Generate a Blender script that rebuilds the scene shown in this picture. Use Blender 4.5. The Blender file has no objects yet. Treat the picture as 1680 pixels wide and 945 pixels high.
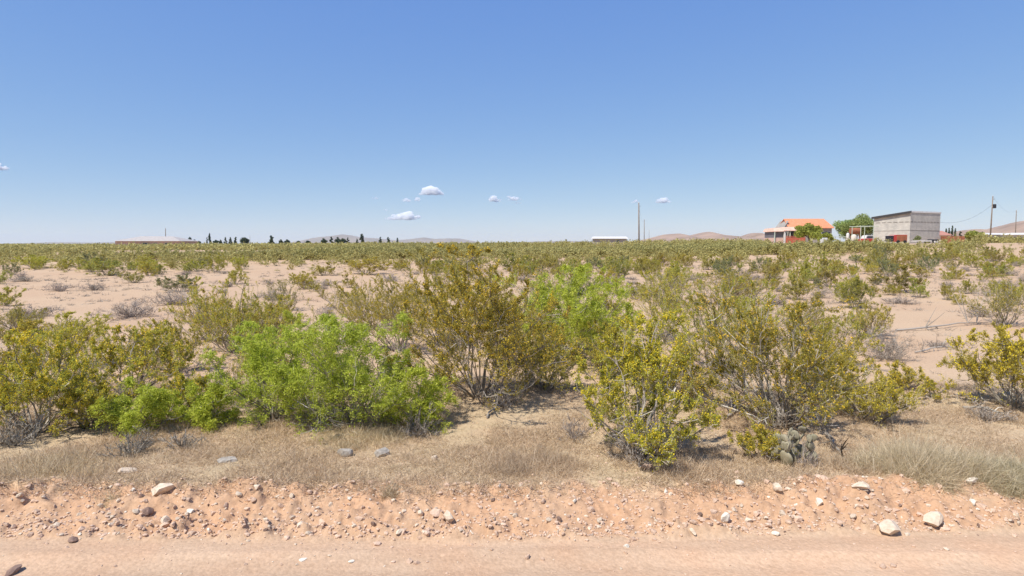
import bpy, math, random
import numpy as np
from mathutils import Vector
R = math.radians
SC = bpy.context.scene
COL = SC.collection
rng = np.random.default_rng(7)
random.seed(7)

# ------------------------------------------------------------------ camera, sky, sun
F = 1001.0                      # focal length in photo pixels (1680 wide)
EYE = 2.5
PITCH = math.atan(72.5 / F)
cam = bpy.data.cameras.new('camera'); cam.lens = 36 * F / 1680; cam.sensor_width = 36
cam.clip_start = 0.1; cam.clip_end = 60000
co = bpy.data.objects.new('camera', cam); COL.objects.link(co)
co.location = (0, 0, EYE); co.rotation_euler = (R(90) - PITCH, 0, 0)
SC.camera = co

SUN_AZ, SUN_EL = R(-133), R(57)
w = bpy.data.worlds.new('World'); SC.world = w; w.use_nodes = True
nt = w.node_tree; sky = nt.nodes.new('ShaderNodeTexSky'); sky.sky_type = 'NISHITA'
sky.sun_disc = False; sky.sun_elevation = SUN_EL; sky.sun_rotation = SUN_AZ
sky.altitude = 1300; sky.air_density = 0.7; sky.dust_density = 0.3; sky.ozone_density = 5.0
EXPO = 0.42
def mnode(op, a, b):
    m = nt.nodes.new('ShaderNodeMath'); m.operation = op
    for i, v in enumerate((a, b)):
        if isinstance(v, (int, float)): m.inputs[i].default_value = v
        else: nt.links.new(v, m.inputs[i])
    return m.outputs[0]
sep = nt.nodes.new('ShaderNodeSeparateColor'); com = nt.nodes.new('ShaderNodeCombineColor'); nt.links.new(sky.outputs[0], sep.inputs[0])
for i, (gain, power) in enumerate(((1.176, .774), (.95, .555), (.881, .174))):      # grade of the sky colour, per channel
    v = mnode('POWER', mnode('MULTIPLY', sep.outputs[i], .1), power)
    nt.links.new(mnode('MULTIPLY', v, gain / 2 ** EXPO / .15), com.inputs[i])
nt.links.new(com.outputs[0], nt.nodes['Background'].inputs[0])
nt.nodes['Background'].inputs[1].default_value = 0.15
sl = bpy.data.lights.new('sun', 'SUN'); sl.energy = 4.2; sl.angle = R(0.53); sl.color = (1, 0.955, 0.89)
so = bpy.data.objects.new('sun', sl); COL.objects.link(so)
sd = Vector((math.sin(SUN_AZ) * math.cos(SUN_EL), math.cos(SUN_AZ) * math.cos(SUN_EL), math.sin(SUN_EL)))
so.rotation_euler = sd.to_track_quat('Z', 'Y').to_euler(); so.location = (0, 0, 40)
SC.view_settings.view_transform = 'Standard'; SC.view_settings.look = 'None'
SC.view_settings.exposure = EXPO; SC.view_settings.gamma = 1
SC.cycles.max_bounces = 12; SC.cycles.diffuse_bounces = 4; SC.cycles.glossy_bounces = 2
SC.cycles.transmission_bounces = 3; SC.cycles.transparent_max_bounces = 24; SC.cycles.volume_bounces = 10
SC.cycles.use_denoising = True
SC.render.film_transparent = False

# ------------------------------------------------------------------ materials
def node_mat(name):
    m = bpy.data.materials.new(name); m.use_nodes = True
    return m, m.node_tree.nodes, m.node_tree.links, m.node_tree.nodes['Principled BSDF']

def ramp(n, l, src, stops):
    r = n.new('ShaderNodeValToRGB'); e = r.color_ramp.elements
    while len(e) < len(stops): e.new(0.5)
    for q, (p, c) in zip(e, stops): q.position = p; q.color = (*c, 1)
    l.new(src, r.inputs[0]); return r.outputs[0]

def noise_mat(name, c1, c2, scale=3.0, rough=0.85, bump=0.0, detail=4, spec=0.25, coords='Object', metal=0):
    m, n, l, p = node_mat(name)
    tc = n.new('ShaderNodeTexCoord'); no = n.new('ShaderNodeTexNoise')
    no.inputs['Scale'].default_value = scale; no.inputs['Detail'].default_value = detail
    no.inputs['Roughness'].default_value = 0.65
    l.new(tc.outputs[coords], no.inputs['Vector'])
    l.new(ramp(n, l, no.outputs[0], [(0.32, c1), (0.68, c2)]), p.inputs['Base Color'])
    p.inputs['Roughness'].default_value = rough; p.inputs['Specular IOR Level'].default_value = spec
    p.inputs['Metallic'].default_value = metal
    if bump:
        b = n.new('ShaderNodeBump'); b.inputs['Strength'].default_value = bump; b.inputs['Distance'].default_value = 0.02
        l.new(no.outputs[0], b.inputs['Height']); l.new(b.outputs[0], p.inputs['Normal'])
    return m

def leaf_mat(name, stops, trans=0.25, rough=0.6, vary=0.12, spec=0.25):
    """random colour per leaf, slight change per plant, some light passing through"""
    m, n, l, p = node_mat(name)
    g = n.new('ShaderNodeNewGeometry')
    c = ramp(n, l, g.outputs['Random Per Island'], stops)
    oi = n.new('ShaderNodeObjectInfo')
    mr = n.new('ShaderNodeMapRange'); mr.inputs['To Min'].default_value = 1 - vary; mr.inputs['To Max'].default_value = 1 + vary
    l.new(oi.outputs['Random'], mr.inputs['Value'])
    hs = n.new('ShaderNodeHueSaturation'); l.new(c, hs.inputs['Color']); l.new(mr.outputs[0], hs.inputs['Value'])
    mr2 = n.new('ShaderNodeMapRange'); mr2.inputs['To Min'].default_value = 0.5 - vary * .09; mr2.inputs['To Max'].default_value = 0.5 + vary * .12
    fr = n.new('ShaderNodeMath'); fr.operation = 'FRACT'; mu = n.new('ShaderNodeMath'); mu.operation = 'MULTIPLY'; mu.inputs[1].default_value = 7.31
    l.new(oi.outputs['Random'], mu.inputs[0]); l.new(mu.outputs[0], fr.inputs[0]); l.new(fr.outputs[0], mr2.inputs['Value'])
    l.new(mr2.outputs[0], hs.inputs['Hue'])
    l.new(hs.outputs[0], p.inputs['Base Color'])
    p.inputs['Roughness'].default_value = rough; p.inputs['Specular IOR Level'].default_value = spec
    if trans > 0:
        t = n.new('ShaderNodeBsdfTranslucent'); l.new(hs.outputs[0], t.inputs['Color'])
        mx = n.new('ShaderNodeMixShader'); mx.inputs[0].default_value = trans
        l.new(p.outputs[0], mx.inputs[1]); l.new(t.outputs[0], mx.inputs[2])
        l.new(mx.outputs[0], n['Material Output'].inputs['Surface'])
    return m

def plain(name, c, rough=0.7, metal=0, spec=0.3, v=0.12):
    return noise_mat(name, tuple(x * (1 - v) for x in c), tuple(min(1, x * (1 + v)) for x in c), 1.5, rough, 0, 3, spec, 'Object', metal)

M = {}
M['creosote'] = leaf_mat('creosote_leaves', [(0, (.25, .225, .045)), (.35, (.41, .365, .06)), (.7, (.56, .49, .08)), (1, (.70, .61, .11))], .48, vary=.16)
M['creosote_olive'] = leaf_mat('creosote_leaves_olive', [(0, (.22, .205, .055)), (.4, (.36, .335, .08)), (.75, (.48, .44, .10)), (1, (.62, .55, .14))], .48, vary=.22)
M['creosote_grey'] = leaf_mat('creosote_leaves_grey', [(0, (.16, .18, .07)), (.5, (.27, .28, .12)), (1, (.40, .39, .18))], .35)
M['scrub'] = leaf_mat('far_scrub_leaves', [(0, (.31, .265, .10)), (.4, (.44, .38, .14)), (.75, (.57, .49, .18)), (1, (.70, .60, .24))], .35)
M['flower'] = leaf_mat('creosote_flowers', [(0, (.62, .42, .02)), (.5, (.78, .58, .03)), (1, (.80, .62, .08))], .25)
M['mesquite'] = leaf_mat('mesquite_leaves', [(0, (.29, .33, .04)), (.4, (.46, .51, .06)), (.75, (.61, .65, .08)), (1, (.75, .77, .14))], .5, vary=.06)
M['stem'] = leaf_mat('grey_bark', [(0, (.11, .09, .07)), (.4, (.25, .21, .17)), (.8, (.42, .365, .30)), (1, (.60, .53, .45))], 0, .85)
M['stem_pale'] = leaf_mat('pale_dry_bark', [(0, (.20, .17, .14)), (.5, (.34, .295, .25)), (1, (.52, .46, .39))], 0, .85)
M['deadtwig'] = leaf_mat('dead_twigs', [(0, (.22, .18, .15)), (.5, (.34, .285, .235)), (1, (.46, .40, .33))], 0, .85)
M['straw'] = leaf_mat('straw_blades', [(0, (.40, .30, .18)), (.4, (.56, .43, .27)), (.8, (.70, .56, .37)), (1, (.82, .68, .47))], .35, .7)
M['greygrass'] = leaf_mat('grey_green_blades', [(0, (.40, .33, .20)), (.45, (.62, .52, .33)), (.8, (.78, .66, .45)), (1, (.88, .76, .56))], .35, .7)
M['tree_dark'] = leaf_mat('conifer_leaves', [(0, (.030, .05, .022)), (.6, (.055, .08, .035)), (1, (.09, .12, .055))], .1)
M['tree_green'] = leaf_mat('tree_leaves', [(0, (.20, .25, .07)), (.5, (.34, .42, .12)), (1, (.50, .58, .20))], .4)
M['tree_yellow'] = leaf_mat('yellow_tree_leaves', [(0, (.22, .235, .04)), (.5, (.35, .37, .06)), (1, (.50, .51, .10))], .4)
M['bark'] = noise_mat('bark', (.10, .08, .06), (.20, .16, .12), 20)
M['cactus'] = noise_mat('cactus_skin', (.20, .185, .115), (.38, .33, .22), 9, .7, .3)
M['rock_pale'] = noise_mat('pale_rock', (.50, .39, .28), (.72, .59, .44), 18, .9, .5)
M['rock_pink'] = noise_mat('pink_rock', (.50, .335, .225), (.66, .48, .35), 18, .9, .5)
M['rock_grey'] = noise_mat('grey_rock', (.27, .24, .20), (.46, .41, .34), 20, .9, .5)
M['rock_dark'] = noise_mat('brown_rock', (.16, .10, .075), (.30, .20, .15), 20, .9, .5)
M['rock_white'] = noise_mat('white_rock', (.64, .56, .44), (.80, .73, .60), 18, .9, .4)
M['wood'] = noise_mat('pole_wood', (.16, .12, .09), (.30, .235, .18), 3, .9)
M['blackmetal'] = plain('black_metal', (.03, .03, .035), .5)
M['wire'] = plain('wire', (.06, .06, .065), .5)
M['white'] = plain('white_paint', (.64, .61, .56), .6)
M['cream'] = plain('cream_stucco', (.62, .56, .47), .8)
M['pinkstucco'] = plain('pink_stucco', (.58, .40, .32), .8)
M['terracotta'] = noise_mat('terracotta_roof', (.62, .21, .10), (.75, .30, .16), 2.5, .8)
M['palepink_roof'] = plain('pale_pink_roof', (.66, .42, .31), .8)
M['shade_glass'] = plain('dark_glass', (.05, .06, .07), .25)
M['red'] = plain('red_paint', (.42, .05, .04), .5)
M['rust'] = plain('rusty_metal', (.30, .11, .055), .8, v=.25)
M['greenframe'] = plain('pale_green_paint', (.50, .55, .44), .6)
M['rubber'] = plain('black_rubber', (.025, .025, .025), .8)
M['greywall'] = plain('grey_stucco', (.34, .31, .27), .8)
M['whitemetal_roof'] = plain('pale_metal_roof', (.55, .49, .43), .5, v=.06)
M['darkfascia'] = plain('dark_fascia', (.055, .05, .05), .6)

# ------------------------------------------------------------------ numpy helpers
def hash2(ix, iy, s):
    h = (ix.astype(np.int64) * 374761393 + iy.astype(np.int64) * 668265263 + s * 974711) & 0x7fffffff
    h = ((h ^ (h >> 13)) * 1274126177) & 0x7fffffff
    h = h ^ (h >> 16)
    return (h & 0xffff) / 65535.0
def vnoise(x, y, s=0):
    x = np.asarray(x, float); y = np.asarray(y, float)
    ix = np.floor(x); iy = np.floor(y); fx = x - ix; fy = y - iy
    fx = fx * fx * (3 - 2 * fx); fy = fy * fy * (3 - 2 * fy)
    ix = ix.astype(np.int64); iy = iy.astype(np.int64)
    a = hash2(ix, iy, s); b = hash2(ix + 1, iy, s); c = hash2(ix, iy + 1, s); d = hash2(ix + 1, iy + 1, s)
    return (a * (1 - fx) + b * fx) * (1 - fy) + (c * (1 - fx) + d * fx) * fy
def fbm(x, y, s=0, o=4):
    t = 0; a = .5; f = 1
    for i in range(o):
        t = t + a * (vnoise(x * f, y * f, s + i * 17) - .5); a *= .5; f *= 2.03
    return t
def sstep(a, b, x):
    t = np.clip((x - a) / (b - a), 0, 1); return t * t * (3 - 2 * t)

def new_mesh(name, V, faces_flat, counts, mats, mat_idx=None, smooth=False, attr=None):
    me = bpy.data.meshes.new(name)
    V = np.asarray(V, np.float32); faces_flat = np.asarray(faces_flat, np.int32); counts = np.asarray(counts, np.int32)
    me.vertices.add(len(V)); me.vertices.foreach_set('co', V.ravel())
    me.loops.add(len(faces_flat)); me.loops.foreach_set('vertex_index', faces_flat)
    me.polygons.add(len(counts))
    st = np.zeros(len(counts), np.int32); st[1:] = np.cumsum(counts)[:-1]
    me.polygons.foreach_set('loop_start', st)
    if mat_idx is not None: me.polygons.foreach_set('material_index', np.asarray(mat_idx, np.int32))
    for m in (mats if isinstance(mats, (list, tuple)) else [mats]): me.materials.append(m)
    me.update(calc_edges=True)
    me.polygons.foreach_set('use_smooth', np.full(len(counts), smooth))
    if attr is not None:
        a = me.color_attributes.new('soil', 'FLOAT_COLOR', 'POINT')
        a.data.foreach_set('color', np.asarray(attr, np.float32).ravel())
    return me

class MB:
    """collects pieces (any polygons) for one mesh"""
    def __init__(s): s.V = []; s.F = []; s.C = []; s.I = []; s.n = 0
    def add(s, V, F, mi=0):            # F: (m,k) array
        F = np.asarray(F); s.V.append(np.asarray(V, float).reshape(-1, 3)); s.F.append((F + s.n).ravel())
        s.C.append(np.full(len(F), F.shape[1])); s.I.append(np.full(len(F), mi)); s.n += len(s.V[-1]); return s
    def box(s, x0, x1, y0, y1, z0, z1, mi=0):
        V = [(x, y, z) for z in (z0, z1) for y in (y0, y1) for x in (x0, x1)]
        return s.add(V, [(0, 2, 3, 1), (4, 5, 7, 6), (0, 1, 5, 4), (2, 6, 7, 3), (0, 4, 6, 2), (1, 3, 7, 5)], mi)
    def tube(s, pts, rad, sides=6, mi=0):
        P = np.asarray(pts, float)[None]; r = np.asarray(rad, float)
        if r.ndim == 0: r = np.full(P.shape[1], float(r))
        V, Fq = tubes(P, r[None], sides); s.add(V, Fq, mi)
        n = P.shape[1]
        s.n -= 0
        # caps
        base = np.arange(sides)
        s.F.append((s.n - len(V) + base[::-1])); s.C.append(np.array([sides])); s.I.append(np.array([mi]))
        s.F.append((s.n - sides + base)); s.C.append(np.array([sides])); s.I.append(np.array([mi]))
        return s
    def prism(s, poly, y0, y1, mi=0):  # polygon in x,z, extruded along y
        k = len(poly); V = [(x, y0, z) for x, z in poly] + [(x, y1, z) for x, z in poly]
        s.add(V, [(i, (i + 1) % k, (i + 1) % k + k, i + k) for i in range(k)], mi)
        b = s.n - 2 * k
        s.F += [b + np.arange(k)[::-1], b + k + np.arange(k)]; s.C += [np.array([k])] * 2; s.I += [np.array([mi])] * 2
        return s
    def mesh(s, name, mats, smooth=False):
        return new_mesh(name, np.concatenate(s.V), np.concatenate(s.F), np.concatenate(s.C), mats, np.concatenate(s.I), smooth)

def link(name, me, parent=None, loc=None, rz=0):
    o = bpy.data.objects.new(name, me); COL.objects.link(o)
    if parent is not None: o.parent = parent
    if loc is not None: o.location = loc
    if rz: o.rotation_euler = (0, 0, rz)
    return o
def tag(o, label, cat, group=None, kind=None):
    o['label'] = label; o['category'] = cat
    if group: o['group'] = group
    if kind: o['kind'] = kind
    return o
def thing(name, label, cat, loc=(0, 0, 0), rz=0, group=None):
    o = bpy.data.objects.new(name, None); o.empty_display_size = .2; COL.objects.link(o)
    o.location = loc; o.rotation_euler = (0, 0, rz)
    return tag(o, label, cat, group)
def structure(name, me, label=None):
    o = link(name, me); o['kind'] = 'structure'
    if label: o['label'] = label; o['category'] = name.replace('_', ' ')
    return o

def tubes(P, Rr, sides=3):
    """P (m,n,3) polylines, Rr (m,n) radii -> verts, quads"""
    m, n, _ = P.shape
    T = np.gradient(P, axis=1) if n > 2 else np.repeat(P[:, 1:] - P[:, :1], n, 1)
    T /= np.linalg.norm(T, axis=2, keepdims=True) + 1e-9
    a = np.array([.31, .87, .38]); U = np.cross(T, a); U /= np.linalg.norm(U, axis=2, keepdims=True) + 1e-9
    W = np.cross(T, U)
    th = np.arange(sides) / sides * 2 * np.pi
    V = P[:, :, None] + Rr[:, :, None, None] * (U[:, :, None] * np.cos(th)[:, None] + W[:, :, None] * np.sin(th)[:, None])
    V = V.reshape(-1, 3)
    i = np.arange(m)[:, None, None] * n * sides; j = np.arange(n - 1)[None, :, None] * sides
    k = np.arange(sides)[None, None, :]; k2 = (k + 1) % sides
    q = np.stack([i + j + k, i + j + k2, i + j + sides + k2, i + j + sides + k], -1).reshape(-1, 4)
    return V, q
def unit(v): return v / (np.linalg.norm(v, axis=-1, keepdims=True) + 1e-9)
def quads(Cn, U, W):
    """diamond shaped leaves: centre, half long axis, half short axis"""
    V = np.stack([Cn - U, Cn + W, Cn + U, Cn - W], 1).reshape(-1, 3)
    q = np.arange(len(Cn) * 4).reshape(-1, 4); return V, q

# ------------------------------------------------------------------ the ground
def px_az(px): return math.atan((px - 840) / F)
def edge_y(x):                                   # where the graded road ends
    return 4.98 + 0.045 * np.clip(x, -3, 30) * (x > 0) + .02 * np.clip(x, -6, 6) * (x < 0) * -1 * .5 + .10 * fbm(x * .8, 0 * x, 5, 3) + .05 * fbm(x * 5, 0 * x, 6, 2)
HUM = []   # hummocks (x, y, radius, height)
def height(x, y):
    x = np.asarray(x, float); y = np.asarray(y, float)
    r = np.hypot(x, y); az = np.arctan2(x, np.maximum(y, .01))
    far = np.interp(az, [-1.6, -.7, -.2, .15, .45, .7, 1.6], [.9, .9, 1.2, 1.6, 2.35, 2.6, 2.3])
    z = far * sstep(14, 125, r) * (y > 0)
    z = z + .10 * fbm(x * .12, y * .12, 1, 3) * sstep(7, 14, r) + .5 * fbm(x * .012, y * .012, 2, 3) * sstep(60, 200, r)
    e = edge_y(x); d = y - e
    bank = .17 * sstep(-.02, .70, d) - .07 * sstep(.9, 2.2, d)
    z = z + bank
    # clods along the bank, ripples on the road
    on = sstep(-.06, .08, d) * (1 - sstep(.62, .95, d))
    cl = np.maximum(0, vnoise(x * 9, y * 11, 11) - .40) * .12 + np.maximum(0, vnoise(x * 21, y * 24, 12) - .42) * .075 + np.maximum(0, vnoise(x * 38, y * 40, 17) - .45) * .03
    cl = cl * (.55 + 1.0 * vnoise(x * 1.3, y * 2, 14))
    z = z + on * (cl + .05 * fbm(x * 2.2, y * 3, 13, 3))
    road = 1 - sstep(-.3, .05, d)
    z = z + road * (.007 * fbm(x * .8 + y * .3, y * 4, 15, 3) + .004 * fbm(x * 9 + y * 4, y * 9 - x * 4, 16, 3))
    z = z - .018 * np.exp(-((y - 4.55 - .04 * np.sin(x * .7)) / .11) ** 2) + .014 * np.exp(-((y - 4.78 - .03 * np.sin(x * .9 + 1)) / .06) ** 2) * (.4 + vnoise(x * 3, y * 6, 61))
    verge = sstep(.8, 1.4, d) * (1 - sstep(30, 60, r))
    z = z - .05 * np.maximum(0, vnoise(x * 2.2, y * .9, 23) - .55) * 2 * sstep(0, .3, d) * (1 - sstep(.6, .9, d))
    z = z + verge * (.05 * fbm(x * 1.1, y * 1.1, 18, 3) + .03 * fbm(x * 6, y * 6, 19, 3))
    for hx, hy, hr, hh in HUM:
        z = z + hh * np.exp(-((x - hx) ** 2 + (y - hy) ** 2) / hr ** 2)
    return z
def H1(x, y): return float(height(np.array([x]), np.array([y]))[0])
def ray(px, py):
    u = (px - 840) / F; v = (472.5 - py) / F
    c, s = math.cos(PITCH), math.sin(PITCH)
    return np.array([u, c + v * s, v * c - s])       # forward y, up z
def gp(px, py):
    """ground point seen at a photo pixel"""
    d = ray(px, py); t = np.geomspace(2.5, 900, 1500)
    P = np.array([0, 0, EYE]) + t[:, None] * d
    below = P[:, 2] <= height(P[:, 0], P[:, 1])
    i = int(np.argmax(below)) if below.any() else len(t) - 1
    return float(P[i, 0]), float(P[i, 1]), H1(P[i, 0], P[i, 1])
def at(px, py, Y):
    d = ray(px, py); k = Y / d[1]; return float(d[0] * k), float(Y), float(EYE + d[2] * k)
HUM += [(2.35, 9.3, .8, .20), (3.9, 8.9, .9, .16), (-.55, 10.0, .9, .15), (1.45, 7.6, .5, .12), (7.3, 9.4, .8, .12)]

def soil_colour(x, y):
    r = np.hypot(x, y); d = y - edge_y(x)
    sand = np.array([.52, .355, .225]); road = np.array([.575, .40, .262]); redb = np.array([.53, .32, .185])
    straw = np.array([.50, .385, .235]); olive = np.array([.22, .20, .08]); pale = np.array([.58, .43, .28])
    n1 = np.clip(.5 + fbm(x * .35, y * .35, 31, 4) * 2.2, 0, 1)[..., None]
    n2 = np.clip(.5 + fbm(x * 2.3, y * 2.9, 33, 4) * 2.4, 0, 1)[..., None]
    c = sand * (1 - .5 * n1) + pale * .5 * n1
    k = (sstep(.45, .85, d) * (1 - sstep(3.4, 6.5, d)))[..., None]; n3 = .45 + .5 * n2
    c = c * (1 - k * n3) + straw * k * n3
    b = (sstep(-.05, .12, d) * (1 - sstep(.55, .85, d + .25 * (n2[..., 0] - .5))))[..., None]
    c = c * (1 - b) + b * (redb * (1 - .55 * n2) + sand * .55 * n2)
    rd = (1 - sstep(-.12, .05, d))[..., None]
    streak = np.clip(.5 + fbm(x * .5, y * 4, 35, 4) * 2.2, 0, 1)[..., None]
    c = c * (1 - rd) + rd * (road * (.89 + .19 * streak) + .0 * n2)
    c = c * (1 - .07 * rd * n2 * np.array([0, 1, 1.6]))
    f = (sstep(180, 500, r) * .85)[..., None]
    c = c * (1 - f) + olive * f
    return c

def build_ground():
    A = np.concatenate([np.arange(-180, -100, 5), np.arange(-100, -56, 1), np.arange(-56, 56, .21), np.arange(56, 100, 1), np.arange(100, 180, 5)])
    A = np.radians(A)
    rr = [.4, .8, 1.3, 1.9, 2.5, 3.0, 3.4, 3.8]; r = 4.1
    while r < 11.5: rr.append(r); r += .027
    while r < 60: rr.append(r); r *= 1.012
    while r < 13000: rr.append(r); r *= 1.045
    rr.append(13000); rr = np.array(rr)
    X = rr[:, None] * np.sin(A)[None]; Y = rr[:, None] * np.cos(A)[None]
    Z = height(X, Y); nr, na = X.shape
    V = np.stack([X, Y, Z], -1).reshape(-1, 3)
    V = np.concatenate([V, [[0, 0, 0]]]); c0 = len(V) - 1
    i = np.arange(nr - 1)[:, None] * na; j = np.arange(na)[None]; j2 = (j + 1) % na
    q = np.stack([i + j, i + na + j, i + na + j2, i + j2], -1).reshape(-1, 4)
    tri = np.stack([np.full(na, c0), np.arange(na), (np.arange(na) + 1) % na], 1)
    cen = V[q].mean(1)
    isroad = cen[:, 1] < edge_y(cen[:, 0])
    isroad &= cen[:, 1] > -3.5
    colr = np.ones((len(V), 4)); colr[:, :3] = soil_colour(V[:, 0], V[:, 1])
    m, n, l, p = node_mat('desert_soil')
    at_ = n.new('ShaderNodeAttribute'); at_.attribute_name = 'soil'
    tc = n.new('ShaderNodeTexCoord')
    no = n.new('ShaderNodeTexNoise'); no.inputs['Scale'].default_value = 26; no.inputs['Detail'].default_value = 7; no.inputs['Roughness'].default_value = .7
    l.new(tc.outputs['Object'], no.inputs['Vector'])
    vo = n.new('ShaderNodeTexVoronoi'); vo.inputs['Scale'].default_value = 38; l.new(tc.outputs['Object'], vo.inputs['Vector'])
    v1 = ramp(n, l, no.outputs[0], [(.3, (.80, .78, .76)), (.55, (1, 1, 1)), (.75, (1.12, 1.13, 1.15))])
    mx = n.new('ShaderNodeMix'); mx.data_type = 'RGBA'; mx.blend_type = 'MULTIPLY'; mx.inputs[0].default_value = 1
    l.new(at_.outputs['Color'], mx.inputs[6]); l.new(v1, mx.inputs[7])
    vr = ramp(n, l, vo.outputs['Color'], [(0, (.90, .90, .90)), (.9, (1.0, 1.0, 1.0)), (1, (1.25, 1.25, 1.25))])
    mx2 = n.new('ShaderNodeMix'); mx2.data_type = 'RGBA'; mx2.blend_type = 'MULTIPLY'; mx2.inputs[0].default_value = .8
    l.new(mx.outputs[2], mx2.inputs[6]); l.new(vr, mx2.inputs[7])
    l.new(mx2.outputs[2], p.inputs['Base Color']); p.inputs['Roughness'].default_value = .95; p.inputs['Specular IOR Level'].default_value = .1
    b = n.new('ShaderNodeBump'); b.inputs['Strength'].default_value = .5; b.inputs['Distance'].default_value = .012
    ad = n.new('ShaderNodeMath'); ad.operation = 'SUBTRACT'; l.new(no.outputs[0], ad.inputs[0])
    ml = n.new('ShaderNodeMath'); ml.operation = 'MULTIPLY'; ml.inputs[1].default_value = .6; l.new(vo.outputs['Distance'], ml.inputs[0]); l.new(ml.outputs[0], ad.inputs[1])
    l.new(ad.outputs[0], b.inputs['Height']); l.new(b.outputs[0], p.inputs['Normal'])
    def sub(name, qs, tr, label):
        used, inv = np.unique(np.concatenate([qs.ravel(), tr.ravel()]), return_inverse=True)
        me = new_mesh(name, V[used], inv, np.concatenate([np.full(len(qs), 4), np.full(len(tr), 3)]), m, smooth=True, attr=colr[used])
        return structure(name, me, label)
    sub('dirt_road', q[isroad], tri, 'graded pale dirt road along the bottom of the picture')
    sub('ground', q[~isroad], np.zeros((0, 3), int), 'sandy pink desert ground with a red rubble bank')
build_ground()

# ------------------------------------------------------------------ hills far away
def hill_mesh(name, px0, px1, D, depth, peaks, mat, seed, nx=160, ny=30, rough=.25):
    """peaks: (px, top py) outline points; a ridge with real depth"""
    pxs = np.linspace(px0, px1, nx); prof = np.interp(pxs, [p[0] for p in peaks], [p[1] for p in peaks])
    top = np.array([at(a, b, D)[2] for a, b in zip(pxs, prof)])
    xs = np.array([at(a, 400, D)[0] for a in pxs])
    t = np.linspace(-1, 1, ny)
    base = 1.4
    X = np.repeat(xs[None], ny, 0) * (1 + .0 * t[:, None]); Y = D + depth * t[:, None] + 0 * X
    env = np.cos(t * np.pi / 2)[:, None] ** 1.3
    nz = fbm(X / depth * 4, Y / depth * 4, seed, 5)
    Z = base + (top[None] - base) * env * (1 + rough * 2 * nz * (1 - env * .75)) - 1.5 * (np.abs(t)[:, None] > .99)
    V = np.stack([X, Y, Z], -1).reshape(-1, 3)
    i = np.arange(ny - 1)[:, None] * nx; j = np.arange(nx - 1)[None]
    q = np.stack([i + j, i + j + 1, i + nx + j + 1, i + nx + j], -1).reshape(-1, 4)
    return structure(name, new_mesh(name, V, q.ravel(), np.full(len(q), 4), mat, smooth=True))
mh = noise_mat('hill_rock', (.24, .165, .115), (.42, .29, .21), .012, .95, 0, 8)
mm = noise_mat('mountain_rock', (.22, .18, .15), (.32, .25, .20), .002, .95, 0, 6)
hill_mesh('brown_hills', 1040, 1262, 2600, 420, [(1040, 399), (1068, 391), (1090, 385), (1110, 383), (1128, 387), (1140, 385), (1160, 380.5), (1178, 385), (1200, 387), (1222, 389), (1238, 382.5), (1250, 386), (1262, 399)], mh, 51)
hill_mesh('pink_hills', 1575, 1760, 1900, 330, [(1575, 398), (1588, 383), (1603, 376), (1622, 379), (1636, 377), (1650, 375), (1668, 369), (1690, 361), (1720, 362), (1760, 396)], mh, 52)
hill_mesh('low_hill', 1640, 1850, 1500, 230, [(1640, 398), (1655, 380), (1668, 375), (1690, 366), (1740, 362), (1850, 397)], mh, 57)
hill_mesh('blue_mountains', 478, 790, 9500, 900, [(478, 399), (500, 395), (520, 390), (545, 387.5), (562, 384.5), (575, 386), (590, 389), (620, 391), (650, 394), (672, 392.5), (697, 389.5), (712, 392), (735, 391), (752, 391), (775, 395), (790, 399)], mm, 53)
hill_mesh('faint_mountains', 20, 330, 10500, 700, [(20, 400), (100, 397), (160, 398), (230, 396), (300, 398), (330, 400)], mm, 54)
hill_mesh('far_low_hills', 1180, 1330, 5200, 600, [(1180, 399), (1220, 389), (1245, 386.5), (1270, 389), (1300, 392), (1330, 399)], mm, 55)
hill_mesh('distant_ridge', 820, 1010, 9800, 600, [(820, 399), (880, 396), (930, 395), (975, 396), (1010, 399)], mm, 56)

# haze: one closed box round camera, ground and hills
hz = MB().box(-13400, 13400, -13400, 13400, -2.6, 185).mesh('haze', bpy.data.materials.new('haze_air'))
hm = hz.materials[0]; hm.use_nodes = True; hn = hm.node_tree.nodes; hn.remove(hn['Principled BSDF'])
pv = hn.new('ShaderNodeVolumePrincipled'); pv.inputs['Color'].default_value = (.86, .93, 1, 1); pv.inputs['Density'].default_value = 4.5e-5
pv.inputs['Anisotropy'].default_value = .2
hm.node_tree.links.new(pv.outputs[0], hn['Material Output'].inputs['Volume'])
ho = link('haze', hz); ho['kind'] = 'stuff'; ho['label'] = 'thin pale haze in the air over the desert'; ho['category'] = 'haze'

# ------------------------------------------------------------------ clouds (lumps of translucent white puffs)
def cloud_material():
    m = bpy.data.materials.new('cloud_vapour'); m.use_nodes = True; n = m.node_tree.nodes; l = m.node_tree.links
    n.remove(n['Principled BSDF'])
    v = n.new('ShaderNodeVolumePrincipled'); v.inputs['Color'].default_value = (1, 1, 1, 1); v.inputs['Density'].default_value = CLOUD_DENSITY; v.inputs['Anisotropy'].default_value = 0
    l.new(v.outputs[0], n['Material Output'].inputs['Volume']); return m
CLOUD_DENSITY = .011
M['cloud'] = cloud_material()
def ico(sub=1):
    import bmesh
    bm = bmesh.new(); bmesh.ops.create_icosphere(bm, subdivisions=sub, radius=1)
    bm.verts.ensure_lookup_table(); V = np.array([v.co[:] for v in bm.verts]); Fc = np.array([[v.index for v in f.verts] for f in bm.faces]); bm.free()
    return V, Fc
ICO1 = ico(1); ICO2 = ico(2)
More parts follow.
